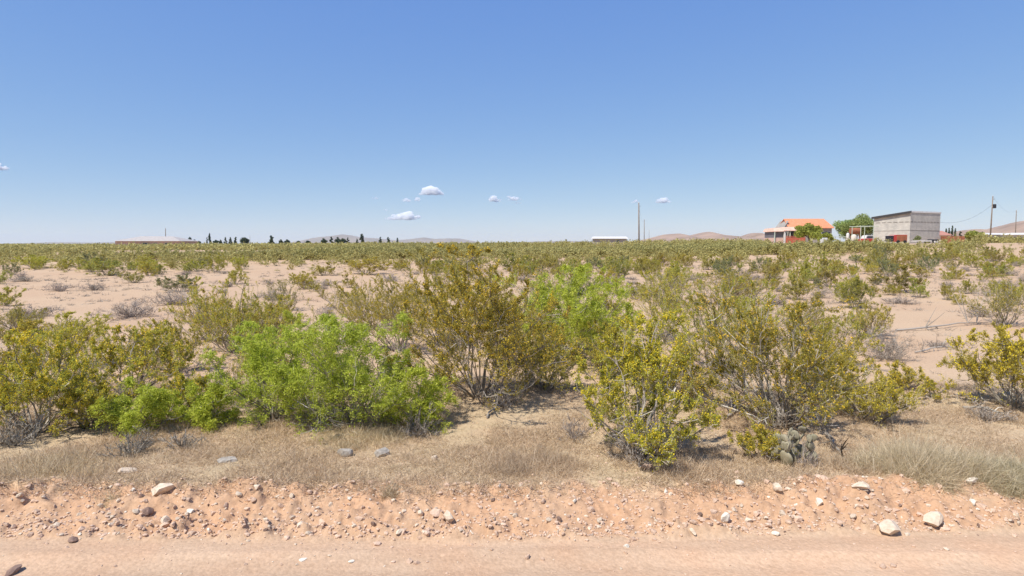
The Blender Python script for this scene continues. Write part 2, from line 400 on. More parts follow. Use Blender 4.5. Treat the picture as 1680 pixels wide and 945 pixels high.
def cloud(px0, px1, py_top, py_bot, label, seed, n=70, peak=.5, thin=1.0):
    r = np.random.default_rng(seed); D = 24000
    a = at(px0, py_bot, D); b = at(px1, py_top, D); W = b[0] - a[0]; Hh = b[2] - a[2]
    mb = MB()
    n = int(n * 1.2) + 6; u = r.beta(2, 2, n); prof = np.clip(1 - np.abs(u - peak) / np.where(u < peak, peak + .04, 1.04 - peak), 0.08, 1) ** .7
    for k in range(n):
        s = (.10 + .24 * r.random() ** 1.5) * Hh * (prof[k] * .7 + .3)
        zc = r.random() ** 1.4 * Hh * prof[k] * .78
        c = np.array([(u[k] - .5) * W * .96 + r.normal() * Hh * .1, r.normal() * Hh * .35, zc + s * .5])
        V = ICO1[0] * s * np.array([1.7 if Hh * 3 < W else 1.3, 1.2, .75])
        V = V + c
        mb.add(V, ICO1[1])
    o = link('cloud', mb.mesh('cloud', M['cloud'], True), None, ((a[0] + b[0]) / 2, D, a[2]))
    rm = o.modifiers.new('skin', 'REMESH'); rm.mode = 'VOXEL'; rm.voxel_size = max(4.0, Hh * .045)
    tag(o, label, 'cloud', 'small white clouds low in the sky')
cloud(687, 729, 304, 320, 'largest and whitest puffy cloud, domed with a flat base', 1, 110, .45)
cloud(630, 690, 347, 361, 'long flat white cloud beneath the domed one, thicker towards its tower', 2, 110, .70)
cloud(658, 675, 323, 331, 'small white cloud just below and beside the domed cloud, larger of the close pair', 3, 40)
cloud(678, 691, 323, 330, 'tiny white cloud between its larger pair mate and the domed cloud', 4, 28)
cloud(608, 626, 321, 327, 'faint little cloud farthest from the domed cloud on the pair side', 5, 12)
cloud(801, 822, 319, 331, 'small wedge shaped white cloud in the open middle of the sky', 6, 50, .35)
cloud(828, 857, 320, 329, 'thin slanting white cloud next to the wedge shaped cloud', 7, 40, .3)
cloud(842, 858, 330, 334, 'thin wisp of cloud under the slanting one', 8, 14)
cloud(1071, 1101, 323, 333, 'small white cloud over the brown hills between pole and house', 9, 60, .6)
cloud(1035, 1050, 326, 333, 'little pale cloud right behind the tall pole top', 10, 26)
cloud(-18, 17, 267, 279, 'white cloud cut off by the picture edge, highest of all', 11, 60)
cloud(624, 644, 342, 346, 'very faint wisp above the long flat cloud', 12, 8)

# ------------------------------------------------------------------ buildings
def frame_at(px, py, D):
    """local frame: x right, y away, z up, origin on pixel at depth D; s metres per pixel"""
    return at(px, py, D), D / F

def ground_z(x, y): return H1(x, y)

# --- block building
def block_building():
    c = at(1492, 397, 125.0); gz = min(c[2], H1(c[0], c[1]) + .1) - .6
    ax = np.array([9.8, 5.0]); ax /= np.linalg.norm(ax); ay = np.array([-ax[1], ax[0]])
    rz = math.atan2(ax[1], ax[0])
    t = thing('block_building', 'tall unpainted grey concrete block building with a sloping flat roof', 'building', (c[0], c[1], gz), rz)
    top = at(1492, 347.5, 125)[2] - gz
    top2 = at(1434, 357, 131.5)[2] - gz
    Wd, L = 10.6, 7.6                      # along ax (right face), along ay (left face)
    m, n, l, p = node_mat('concrete_blocks')
    tc = n.new('ShaderNodeTexCoord'); mp = n.new('ShaderNodeMapping')
    sx = n.new('ShaderNodeSeparateXYZ'); l.new(tc.outputs['Object'], sx.inputs[0])
    su = n.new('ShaderNodeMath'); su.operation = 'ADD'; l.new(sx.outputs[0], su.inputs[0]); l.new(sx.outputs[1], su.inputs[1])
    cb = n.new('ShaderNodeCombineXYZ'); l.new(su.outputs[0], cb.inputs[0]); l.new(sx.outputs[2], cb.inputs[1])
    br = n.new('ShaderNodeTexBrick'); br.inputs['Scale'].default_value = 1; br.inputs['Brick Width'].default_value = .42; br.inputs['Row Height'].default_value = .21
    br.inputs['Mortar Size'].default_value = .018; br.inputs['Color1'].default_value = (.51, .48, .42, 1); br.inputs['Color2'].default_value = (.61, .575, .505, 1); br.inputs['Mortar'].default_value = (.42, .39, .34, 1)
    l.new(cb.outputs[0], br.inputs['Vector'])
    no = n.new('ShaderNodeTexNoise'); no.inputs['Scale'].default_value = .8; no.inputs['Detail'].default_value = 5; l.new(tc.outputs['Object'], no.inputs['Vector'])
    cr = ramp(n, l, no.outputs[0], [(.3, (.82, .82, .82)), (.7, (1.08, 1.07, 1.05))])
    mx = n.new('ShaderNodeMix'); mx.data_type = 'RGBA'; mx.blend_type = 'MULTIPLY'; mx.inputs[0].default_value = 1
    l.new(br.outputs[0], mx.inputs[6]); l.new(cr, mx.inputs[7]); l.new(mx.outputs[2], p.inputs['Base Color']); p.inputs['Roughness'].default_value = .95
    sl_ = (top - top2) / L
    mb = MB()
    V = [(0, 0, 0), (Wd, 0, 0), (Wd, L, 0), (0, L, 0), (0, 0, top), (Wd, 0, top), (Wd, L, top2), (0, L, top2)]
    mb.add(V, [(0, 1, 5, 4), (1, 2, 6, 5), (2, 3, 7, 6), (3, 0, 4, 7), (4, 5, 6, 7)])
    link('wall', mb.mesh('wall', m), t)
    zb = top - 2.05
    cm = plain('dark_bond_beam', (.27, .24, .20), .9, v=.3)
    b = MB()
    for k in range(9):      # patchy bond beam course
        x0 = .15 + k * 1.15; b.box(x0, x0 + .8, -.03, -.003, zb, zb + .13)
    for k in range(6):
        y0 = .2 + k * 1.2; b.box(-.03, -.003, y0, y0 + .85, zb - .05, zb + .09)
    link('bond_course', b.mesh('bond_course', cm), t)
    b = MB(); b.box(.02, Wd - .02, -.025, -.004, zb - 1.75, zb - 1.66); b.box(-.025, -.004, .05, L - .1, zb - 1.78, zb - 1.69)
    link('lower_course', b.mesh('lower_course', cm), t)
    # roof sheet, dark fascia on the slope side, pale fascia in front
    b = MB(); e = .35
    def rz_(y): return top - sl_ * y
    V = [(-e, -.06, rz_(-.06) + .02), (Wd + .1, -.06, rz_(-.06) + .02), (Wd + .1, L + e, rz_(L + e) + .02), (-e, L + e, rz_(L + e) + .02)]
    V += [(x, y, z + .16) for x, y, z in V]
    b.add(V, [(3, 2, 1, 0), (4, 5, 6, 7), (0, 1, 5, 4), (1, 2, 6, 5), (2, 3, 7, 6), (3, 0, 4, 7)])
    link('roof', b.mesh('roof', M['whitemetal_roof']), t)
    link('front_fascia', MB().box(0, Wd + .1, -.10, -.064, top - .12, top + .2).mesh('front_fascia', plain('pale_fascia', (.75, .73, .69), .6)), t)
    b = MB()
    V = [(-e - .03, -e, rz_(-e) - .3), (-e - .03, L + e, rz_(L + e) - .3), (-e - .03, L + e, rz_(L + e) + .17), (-e - .03, -e, rz_(-e) + .17)]
    V += [(x + .028, y, z) for x, y, z in V]
    b.add(V, [(0, 1, 2, 3), (7, 6, 5, 4), (0, 4, 5, 1), (1, 5, 6, 2), (2, 6, 7, 3), (3, 7, 4, 0)])
    link('fascia', b.mesh('fascia', M['darkfascia']), t)
block_building()

# --- house with orange roof
def orange_house():
    D = 140.0; (ox, oy, oz), s = frame_at(1312, 393, D); gz = H1(ox, oy)
    X = lambda px: (px - 1312) * s
    Z = lambda py: (400 - py) * s * 1.0 + EYE - gz
    t = thing('house', 'single storey house with a bright orange gable roof and front porch', 'house', (ox, oy, gz))
    b = MB(); wl, wr = X(1294), X(1364); dp = 5.2
    b.box(wl, wr, 0, dp, -.6, Z(374.5))
    b.prism([(0, 0), (0, 0.01), (0.01, 0)], 0, .01)
    link('wall', b.mesh('wall', M['greywall']), t)
    # gable roof, ridge along x
    r = MB(); zr, ze = Z(359.5), Z(374.8); xl, xr = X(1291), X(1366); yc = dp / 2
    V = [(xl, -.5, ze), (xr, -.5, ze), (xr - .9, yc, zr), (xl + .3, yc, zr), (xl, dp + .5, ze), (xr, dp + .5, ze)]
    V2 = [(x, y, z + .14) for x, y, z in V]
    r.add(V + V2, [(0, 3, 2, 1), (3, 4, 5, 2), (6, 7, 8, 9), (9, 8, 11, 10), (0, 1, 7, 6), (5, 4, 10, 11), (1, 2, 8, 7), (2, 5, 11, 8), (3, 0, 6, 9), (4, 3, 9, 10)])
    link('roof', r.mesh('roof', M['terracotta']), t)
    g = MB(); g.add([(wl, 0, ze), (wl, dp, ze), (wl + .35, yc, zr - .1), (wl + .1, 0, ze), (wl + .1, dp, ze), (wl + .4, yc, zr - .1)], [(0, 1, 2), (5, 4, 3)])
    g.box(X(1286), X(1294) - .01, .8, dp - .5, -.6, Z(376)); g.add([(X(1286), .5, Z(376)), (X(1294), .5, Z(376)), (X(1294), .5, Z(366)), (X(1286), dp, Z(376)), (X(1294), dp, Z(376)), (X(1294), dp, Z(366))], [(0, 1, 2), (5, 4, 3), (0, 2, 5), ])
    g.add([(X(1285), .4, Z(376.5)), (X(1295), .4, Z(362)), (X(1295), dp, Z(362)), (X(1285), dp, Z(376.5))], [(0, 1, 2, 3)])
    link('gable', g.mesh('gable', M['greywall']), t)
    # porch: hipped pale roof on posts
    p = MB(); a, bq = X(1276), X(1313); ze2, zt = Z(379), Z(373); y0, y1 = -3.4, -.55
    V = [(a, y0, ze2), (bq, y0, ze2), (bq, y1, ze2), (a, y1, ze2), (a + 1, y0 + 1.2, zt), (bq - 1.4, y0 + 1.2, zt), (bq - 1.2, y1, zt), (a + .8, y1, zt)]
    p.add(V, [(0, 3, 2, 1), (0, 1, 5, 4), (1, 2, 6, 5), (3, 0, 4, 7), (4, 5, 6, 7), (2, 3, 7, 6)])
    link('porch_roof', p.mesh('porch_roof', M['palepink_roof']), t)
    c = MB(); V = [(X(1260), y0 + .2, Z(380.5)), (X(1279), y0 + .2, Z(380)), (X(1279), 3, Z(380)), (X(1260), 3, Z(380.5)), (X(1263), y0 + 1.4, Z(375)), (X(1279), y0 + 1.4, Z(373.5)), (X(1279), 3, Z(373.5)), (X(1263), 3, Z(375))]
    c.add(V, [(0, 3, 2, 1), (0, 1, 5, 4), (3, 0, 4, 7), (4, 5, 6, 7), (1, 2, 6, 5), (2, 3, 7, 6)])
    link('carport_roof', c.mesh('carport_roof', M['palepink_roof']), t)
    c = MB(); c.box(X(1261.5), X(1276), y0 + .6, 2.8, -.6, Z(390.3)); link('carport_wall', c.mesh('carport_wall', M['pinkstucco']), t)
    c = MB(); c.box(X(1262.5), X(1276), y0 + .75, 2.7, Z(390.2), Z(380.6)); link('window_screen', c.mesh('window_screen', plain('grey_screen', (.16, .15, .16), .6)), t)
    for px, wd in ((1261.5, .16), (1277.5, .34), (1286, .2), (1310.5, .2)):
        q = MB().box(X(px) - wd / 2, X(px) + wd / 2, y0 + .25, y0 + .25 + wd, -.6, Z(380.2)); link('post', q.mesh('post', M['white'] if wd > .3 else M['greenframe']), t)
    rl = MB(); rl.box(X(1279), X(1310), y0 + .1, y0 + .16, Z(388.2), Z(387.6))
    rl.box(X(1279), X(1310), y0 + .1, y0 + .16, -.5, Z(390.0))
    for k in range(22): xx = X(1279.2 + k * 1.45); rl.box(xx, xx + .07, y0 + .105, y0 + .155, Z(390.1), Z(388.1))
    link('railing', rl.mesh('railing', plain('red_brown_railing', (.45, .12, .07), .7)), t)
    d = MB().box(X(1296), X(1300.5), -.06, -.003, -.3, Z(380.5)); dd = link('door', d.mesh('door', M['shade_glass']), t)
    h_ = MB().box(X(1300) - .12, X(1300) - .04, -.10, -.062, .9, 1.05); link('handle', h_.mesh('handle', M['white']), dd)
    for px in (1289.5, 1305, 1351.5, 1358):
        wy = -.05 if px > 1294 else .74
        f = link('window', MB().box(X(px) - .62, X(px) + .62, wy, wy + .045, Z(387), Z(380.2)).mesh('window', M['white']), t)
        link('pane', MB().box(X(px) - .52, X(px) + .52, wy - .02, wy - .002, Z(386.4), Z(380.8)).mesh('pane', M['shade_glass']), f)
orange_house()

def low_house(px0, px1, pxr0, pxr1, py_ridge, py_eave, py_base, D, name, label, roofm, wallm, depth=9, windows=()):
    s = D / F; cx = (px0 + px1) / 2; ox, oy, oz = at(cx, 400, D); gz = H1(ox, oy)
    X = lambda px: (px - cx) * s
    Z = lambda py: (400 - py) * s + EYE - gz
    t = thing(name, label, 'house', (ox, oy, gz))
    link('wall', MB().box(X(px0) + .6, X(px1) - .6, .6, depth - .6, -1.2, Z(py_eave)).mesh('wall', wallm), t)
    ze, zr = Z(py_eave), Z(py_ridge); yc = depth / 2
    V = [(X(px0), 0, ze), (X(px1), 0, ze), (X(px1), depth, ze), (X(px0), depth, ze), (X(pxr0), yc, zr), (X(pxr1), yc, zr)]
    r = MB(); r.add(V, [(0, 1, 5, 4), (2, 3, 4, 5)]); r.add(V, [(3, 0, 4), (1, 2, 5)]); r.add(V, [(3, 2, 1, 0)])
    link('roof', r.mesh('roof', roofm), t)
    for px, wpx in windows:
        f = link('window', MB().box(X(px), X(px + wpx), .545, .598, Z(py_eave) - 1.6, Z(py_eave) - .5).mesh('window', M['white']), t)
        link('pane', MB().box(X(px) + .1, X(px + wpx) - .1, .52, .543, Z(py_eave) - 1.5, Z(py_eave) - .6).mesh('pane', M['shade_glass']), f)
    return t
low_house(184, 296, 213, 266, 387.4, 395.6, 402, 190, 'low_house', 'low wide house with a pale hipped metal roof alone on the flat', plain('tan_metal_roof', (.44, .395, .35), .6), M['pinkstucco'], 12, ((232, 8), (250, 6), (268, 8)))
low_house(972, 1031, 974, 1029, 388, 391.5, 396, 230, 'long_shed', 'long low white shed half hidden by scrub near the tall pole', M['white'], M['greywall'], 5, ((1012, 5),))
low_house(1540, 1563, 1545, 1557, 378.5, 386, 395, 170, 'small_house', 'small house with a dull red roof peeping out beside the block building', plain('dull_red_roof', (.42, .20, .15), .8), M['cream'], 6)
low_house(1621, 1668, 1626, 1664, 382.2, 385, 393, 210, 'white_long_house', 'long white building between the two utility poles under the pink hills', M['white'], M['cream'], 6, ((1650, 5),))
low_house(1664, 1740, 1669, 1735, 381.8, 385.2, 393, 200, 'white_edge_house', 'pale long building behind the thin pole, cut by the picture edge', M['white'], M['cream'], 6, ((1672, 5),))

# --- odds and ends in the yard
def yard():
    # trailer
    D = 117.; (ox, oy, _), s = frame_at(1522, 397, D); gz = H1(ox, oy)
    X = lambda px: (px - 1522) * s; Z = lambda py: (400 - py) * s + EYE - gz
    t = thing('flatbed_trailer', 'low white flatbed trailer parked before the block building', 'trailer', (ox, oy, gz))
    zb = Z(396.3)
    link('bed', MB().box(X(1508), X(1540), -.1, 2.0, zb, zb + .22).box(X(1500), X(1508), .85, 1.05, zb, zb + .1).mesh('bed', M['white']), t)
    link('fender', MB().box(X(1528), X(1538), -.38, -.11, zb + .15, zb + .26).box(X(1530), X(1541), .2, 1.5, zb + .23, zb + .42).mesh('fender', M['blackmetal']), t)
    for xx in (X(1531.5), X(1535.5)):
        for yy in (-.36, 2.02):
            wv = []; k = 18
            b = MB(); b.tube([(xx, yy, .33), (xx, yy + .22, .33)], .33, k); wh = link('wheel', b.mesh('wheel', M['rubber']), t)
            b = MB(); b.tube([(xx, yy - .02, .33), (xx, yy + .24, .33)], .19, 12); link('rim', b.mesh('rim', M['white']), wh)
            if zb < .3: pass
    # red tank / box
    D = 119.; (ox, oy, _), s = frame_at(1475, 396, D); gz = H1(ox, oy)
    X = lambda px: (px - 1475) * s; Z = lambda py: (400 - py) * s + EYE - gz
    t = thing('red_box_trailer', 'red metal box trailer with a brown side at the foot of the block building', 'trailer', (ox, oy, gz))
    b = MB(); b.prism([(X(1467), .35), (X(1467), Z(387)), (X(1470), Z(385.2)), (X(1488), Z(385.2)), (X(1488), .35)], 0, 2.0); link('body', b.mesh('body', M['red']), t)
    link('side_panel', MB().box(X(1471), X(1487.5), -.03, -.003, .45, Z(386.2)).mesh('side_panel', M['rust']), t)
    link('lid', MB().box(X(1461), X(1467), .1, 1.9, Z(386.8), Z(386.2)).mesh('lid', M['white']), t)
    link('nose', MB().box(X(1461.5), X(1466.9), .2, 1.8, .4, Z(387)).mesh('nose', M['blackmetal']), t)
    for xx in (X(1473), X(1484)):
        link('wheel', MB().tube([(xx, -.2, .33), (xx, .0 - .035, .33)], .33, 16).mesh('wheel', M['rubber']), t)
    # frame
    D = 118.; (ox, oy, _), s = frame_at(1421, 396, D); gz = H1(ox, oy)
    X = lambda px: (px - 1421) * s; Z = lambda py: (400 - py) * s + EYE - gz
    t = thing('metal_frame', 'open pale green metal pipe frame standing beside the block building', 'frame')
    t.location = (ox, oy, gz)
    for px in (1411.5, 1432.5):
        for yy in (0, 3.): link('post', MB().tube([(X(px) + (px < 1420) * -.0, yy, -.3), (X(px), yy, Z(371.5))], .06, 8).mesh('post', M['greenframe']), t)
    link('top_rail', MB().tube([(X(1407), 0, Z(371.4)), (X(1441), 0, Z(371.4))], .07, 8).tube([(X(1407), 3, Z(371.4)), (X(1441), 3, Z(371.4))], .07, 8).mesh('top_rail', M['greenframe']), t)
    # car under frame
    D = 124.; (ox, oy, _), s = frame_at(1423, 396, D); gz = H1(ox, oy)
    t = thing('parked_car', 'red and white car parked behind the pale green pipe frame', 'car', (ox, oy, gz), R(8))
    b = MB(); b.prism([(-1.5, .35), (-1.52, .85), (-1.35, 1.0), (-.2, 1.08), (1.35, 1.0), (1.5, .8), (1.5, .35)], -.8, .8); link('body', b.mesh('body', M['red']), t)
    b = MB(); b.prism([(-1.0, 1.045), (-.7, 1.6), (-.45, 1.72), (.75, 1.72), (1.15, 1.04)], -.68, .68); cb = link('cabin', b.mesh('cabin', M['white']), t)
    b = MB(); b.prism([(-.75, 1.15), (-.55, 1.55), (.7, 1.55), (.95, 1.15)], -.70, -.683); link('side_window', b.mesh('side_window', M['shade_glass']), cb)
    for xx in (-.95, .95):
        for yy in (-.84, .66): link('wheel', MB().tube([(xx, yy, .3), (xx, yy + .18, .3)], .3, 16).mesh('wheel', M['rubber']), t)
    # round cream tank + rusty bin + white tank
    for px, rr_, hh, ctr, mt, nm, lb, Dp in ((1400.5, .5, 1.35, 384, 'cream', 'water_tank', 'round cream water tank among junk beside the pipe frame', 121.), (1390.5, .3, 1.3, 383, 'white', 'propane_tank', 'slim upright white tank at the end of the low green fence', 122.)):
        x, y, _z = at(px, 396, Dp); g = H1(x, y); t = thing(nm, lb, 'tank', (x, y, g))
        zt = (400 - (384.5 if mt == 'cream' else 382)) * Dp / F + EYE - g
        link('shell', MB().tube([(0, 0, -.3), (0, 0, zt * .82), (0, 0, zt * .93), (0, 0, zt)], [rr_, rr_, rr_ * .8, rr_ * .25], 20).mesh('shell', M[mt], True), t)
        link('cap', MB().tube([(0, 0, zt - .02), (0, 0, zt + .1)], .09, 8).mesh('cap', M['blackmetal']), t)
    x, y, _z = at(1402, 396, 126.); g = H1(x, y); zt = (400 - 374.5) * 126 / F + EYE - g
    t = thing('rusty_tank_stand', 'rusty brown tank on a stand rising behind the cream water tank', 'tank', (x, y, g))
    link('drum', MB().tube([(-.95, 0, zt - .55), (.95, 0, zt - .55)], .6, 18).mesh('drum', M['rust']), t)
    for a in (-.7, .7):
        for bq in (-.4, .4): link('leg', MB().tube([(a, bq, -.3), (a, bq * .8, zt - .8)], .06, 6).mesh('leg', M['rust']), t)
    # low green rail fence
    D = 126.; a = at(1362, 387.5, D); b_ = at(1388, 387.5, D); g = H1((a[0] + b_[0]) / 2, D)
    t = thing('rail_fence', 'low pale green rail fence between the house and the junk yard', 'fence', (a[0], D, g)); L = b_[0] - a[0]
    for zz in (.55, (400 - 388) * D / F + EYE - g): link('rail', MB().box(0, L, -.04, .04, zz - .12, zz).mesh('rail', M['greenframe']), t)
    for k in range(4): link('post', MB().box(k * L / 3 - .05, k * L / 3 + .05, .045, .14, -.3, (400 - 388) * D / F + EYE - g).mesh('post', M['greenframe']), t)
    # small white sign/box
    D = 84.; x, y, _z = at(1352, 399, D); g = H1(x, y); zt = (400 - 392.2) * D / F + EYE - g
    t = thing('utility_box', 'small white utility box on a post in the scrub before the house', 'utility box', (x, y, g))
    link('cabinet', MB().box(-.45, .45, -.25, .25, zt - .85, zt).mesh('cabinet', M['white']), t)
    link('post', MB().box(-.08, .08, -.08, .08, -.2, zt - .852).mesh('post', M['wood']), t)
    link('lid', MB().box(-.2, .35, -.2, .2, zt + .002, zt + .18).mesh('lid', M['white']), t)
    # rusty container
    D = 128.; x, y, _z = at(1569, 396, D); g = H1(x, y); zt = (400 - 387.5) * D / F + EYE - g; s = D / F
    t = thing('rusty_container', 'long low rusty orange container in scrub right of the trailer', 'container', (x, y, g)); t['label'] = 'long low rusty orange container lying in the scrub near the small red roofed house'
    link('body', MB().box(-14 * s, 14 * s, 0, 2.2, -.3, zt).mesh('body', M['rust']), t)
    for k in range(12): pass
    link('ribs', MB_ribs(14 * s, zt).mesh('ribs', plain('orange_rust', (.42, .17, .09), .8, v=.3)), t)
def MB_ribs(hw, zt):
    b = MB(); n = 14
    for k in range(n): x = -hw + (k + .5) * 2 * hw / n; b.box(x - .06, x + .06, -.05, -.003, -.2, zt - .08)
    return b
yard()

# ------------------------------------------------------------------ utility poles
def utility_pole(px_top, py_top, px_bot, py_bot, D, label, arm=True, transformer=False, rad=.15):
    x0, y0, _ = at(px_bot, py_bot, D); g = H1(x0, y0); x1, _, zt = at(px_top, py_top, D)
    t = thing('utility_pole', label, 'utility pole', (x0, y0, g), 0, 'wooden utility poles')
    hh = zt - g; dx = x1 - x0
    link('shaft', MB().tube([(0, 0, -.8), (dx * .5, 0, hh * .5), (dx, 0, hh)], [rad * 1.15, rad, rad * .75], 10).mesh('shaft', M['wood'], True), t)
    link('insulator', MB().tube([(dx, 0, hh + .002), (dx, 0, hh + .12), (dx, 0, hh + .22)], [.05, .07, .03], 8).mesh('insulator', M['white']), t)
    if arm:
        link('bracket', MB().box(dx + .1, dx + .45, -.04, .04, hh - .75, hh - .68).box(dx + .1, dx + .3, -.04, .04, hh - 2.0, hh - 1.93).mesh('bracket', M['blackmetal']), t)
    if transformer:
        zc = hh * .79; xo = dx * .8 + .55
        tr = link('transformer', MB().tube([(xo, 0, zc - .5), (xo, 0, zc - .45), (xo, 0, zc + .4), (xo, 0, zc + .5)], [.28, .36, .36, .2], 16).mesh('transformer', M['blackmetal'], False), t)
        link('bushing', MB().tube([(xo + .1, 0, zc + .5), (xo + .12, 0, zc + .75)], .05, 6).mesh('bushing', M['white']), tr)
    return t, (x0 + dx, y0, g + hh)
_, t1 = utility_pole(1048, 333, 1048.5, 405, 139, 'tallest wooden utility pole, standing in front of the little pale cloud', True)
_, t2 = utility_pole(1057, 360, 1057, 395, 285, 'second wooden pole close behind the tallest one, half its height', True)
_, t3 = utility_pole(1065, 377, 1065, 394, 590, 'tiny faint far pole, smallest of the three in line', False)
_, t4 = utility_pole(1629, 322, 1624.5, 390, 150, 'slightly leaning wooden pole carrying a black transformer and a wire', True, True)
_, t5 = utility_pole(1667.5, 345, 1666, 390, 232, 'thin far pole in front of the pink hills near the picture edge', True)
_, t6 = utility_pole(271.5, 374.5, 271.5, 397, 330, 'thin short pole rising behind the low house with the hipped roof', True, rad=.2)
_, t7 = utility_pole(410, 386, 410, 398, 560, 'tiny far pole among the dark conifers', True, rad=.12)
def wire(a, b, sag, label, r=.022):
    a = np.array(a); b = np.array(b); u = np.linspace(0, 1, 24)[:, None]
    P = a * (1 - u) + b * u; P[:, 2] -= (4 * sag * u * (1 - u))[:, 0]
    tag(link('overhead_wire', MB().tube(P, r, 5).mesh('overhead_wire', M['wire'])), label, 'wire', 'overhead wires')
pw = at(1541, 364.5, 131); wire((t4[0] - .3, t4[1], t4[2] - 2.2), pw, 1.5, 'sagging wire from the leaning transformer pole to the block building', .02)
wire(t1, t2, 2.5, 'thin wire running from the tallest pole to the half height one', .012)
wire(t4, t5, 2, 'thin wire from the leaning transformer pole to the thin far pole', .012)

# ------------------------------------------------------------------ trees far away
def tree_mesh(kind, Hh, W, seed, leaf):
    r = np.random.default_rng(seed); tb = MB()
    tb.tube([(0, 0, -.3), (.05 * W * r.normal(), 0, Hh * .3), (0, 0, Hh * .72)], [Hh * .035, Hh * .025, Hh * .008], 7)
    cr = []
    if kind == 'round':
        nl = 16
        for k in range(nl):
            a = r.random() * 6.28; el = r.uniform(.3, 1.2); L = .42 * W * r.uniform(.6, 1.05)
            z0 = Hh * r.uniform(.22, .5); e = np.array([math.cos(a) * L * math.cos(el) * 1.1, math.sin(a) * L * math.cos(el) * 1.1, z0 + L * math.sin(el) * .9])
            tb.tube([(0, 0, z0), tuple(e * [.5, .5, .5] + [0, 0, z0 * .5 + .1]), tuple(e)], [Hh * .018, Hh * .012, Hh * .004], 5)
            cr.append((e, .22 * W * r.uniform(.7, 1.25)))
        cr.append((np.array([0, 0, Hh * .84]), .2 * W)); cr.append((np.array([W * .12, 0, Hh * .7]), .22 * W)); cr.append((np.array([-W * .2, 0, Hh * .6]), .22 * W))
    elif kind == 'conifer':
        for k in range(16):
            u = k / 15; z = Hh * (.15 + .8 * u); a = r.random() * 6.28; rad = W * .5 * (1 - u * .75) * r.uniform(.4, .9)
            e = np.array([math.cos(a) * rad, math.sin(a) * rad, z]); tb.tube([(0, 0, z - .1 * Hh * .3), tuple(e)], [Hh * .008, Hh * .003], 4)
            cr.append((e, W * .24 * (1.05 - u * .5)))
    else:
        for k in range(12):
            u = k / 11; z = Hh * (.08 + .87 * u); cr.append((np.array([r.normal() * W * .08, r.normal() * W * .08, z]), W * .45 * math.sin(math.pi * (.12 + .8 * u)) ** .6))
    C_ = []
    for e, s in cr:
        n = int(max(40, 170 * (s / leaf / 4) ** 1.6)); d = unit(r.normal(size=(n, 3))) * (r.random((n, 1)) ** .45) * s
        d[:, 2] *= .8 if kind != 'column' else 1.6
        C_.append(e + d)
    C_ = np.concatenate(C_); C_ = C_[C_[:, 2] > Hh * .08]
    U = unit(r.normal(size=C_.shape)) * leaf * r.uniform(.5, 1.2, (len(C_), 1)); Wv = unit(np.cross(U, r.normal(size=C_.shape))) * leaf * .6
    return tb, quads(C_, U, Wv)
def far_tree(px, py_top, wpx, py_base, D, kind, mat, name, label, seed, group=None):
    x, y, _ = at(px, 400, D); g = H1(x, y); Hh = (400 - py_top) * D / F + EYE - g; W = wpx * D / F
    leaf = max(.16, D / F * 1.1 * .45)
    tb, (V, q) = tree_mesh(kind, Hh, W, seed, leaf)
    t = thing(name, label, 'tree', (x, y, g), 0, group)
    link('trunk', tb.mesh('trunk', M['bark']), t)
    link('crown', new_mesh('crown', V, q.ravel(), np.full(len(q), 4), M[mat]), t)
far_tree(1388, 361, 42, 392, 146, 'round', 'tree_green', 'green_tree', 'lower and wider of the two touching green trees beside the block building', 61, 'green trees in the yard')
far_tree(1413, 350, 50, 392, 140, 'round', 'tree_green', 'green_tree', 'taller green tree touching the block building', 62, 'green trees in the yard')
far_tree(1326, 366, 40, 392, 126, 'round', 'tree_yellow', 'yellow_green_tree', 'bushy yellow green tree in front of the orange roofed house', 63)
far_tree(1356, 382, 22, 394, 112, 'round', 'tree_yellow', 'low_shrub_tree', 'low yellow green bush at the wall end of the orange roofed house', 64)
far_tree(1597, 379, 26, 398, 122, 'round', 'creosote_olive', 'round_bush', 'big round olive bush beside the rusty container', 65)
far_tree(1505, 386, 12, 397, 119, 'round', 'creosote_grey', 'bare_bush', 'grey sparse bush against the block building between red trailer and white trailer', 66)
for px, pt, wd, sd_, lb in ((1551, 375, 3.4, 1, 'shortest of the four narrow cypresses, touching the red roof'), (1556, 374, 3, 2, 'second cypress from the red roof, slim and dark'), (1561, 370, 3.2, 3, 'tallest of the four narrow cypresses past the red roof'), (1566, 374.5, 3, 4, 'cypress standing farthest from the red roof, next to a gap'),):
    far_tree(px, pt, wd * 1.3, 390, 200, 'column', 'tree_dark', 'cypress_tree', lb, 70 + sd_, 'cypresses behind the small red roofed house')
far_tree(1575, 379.5, 7, 390, 210, 'conifer', 'tree_dark', 'conifer_tree', 'small dark conifer between the cypresses and the round olive bush', 78)
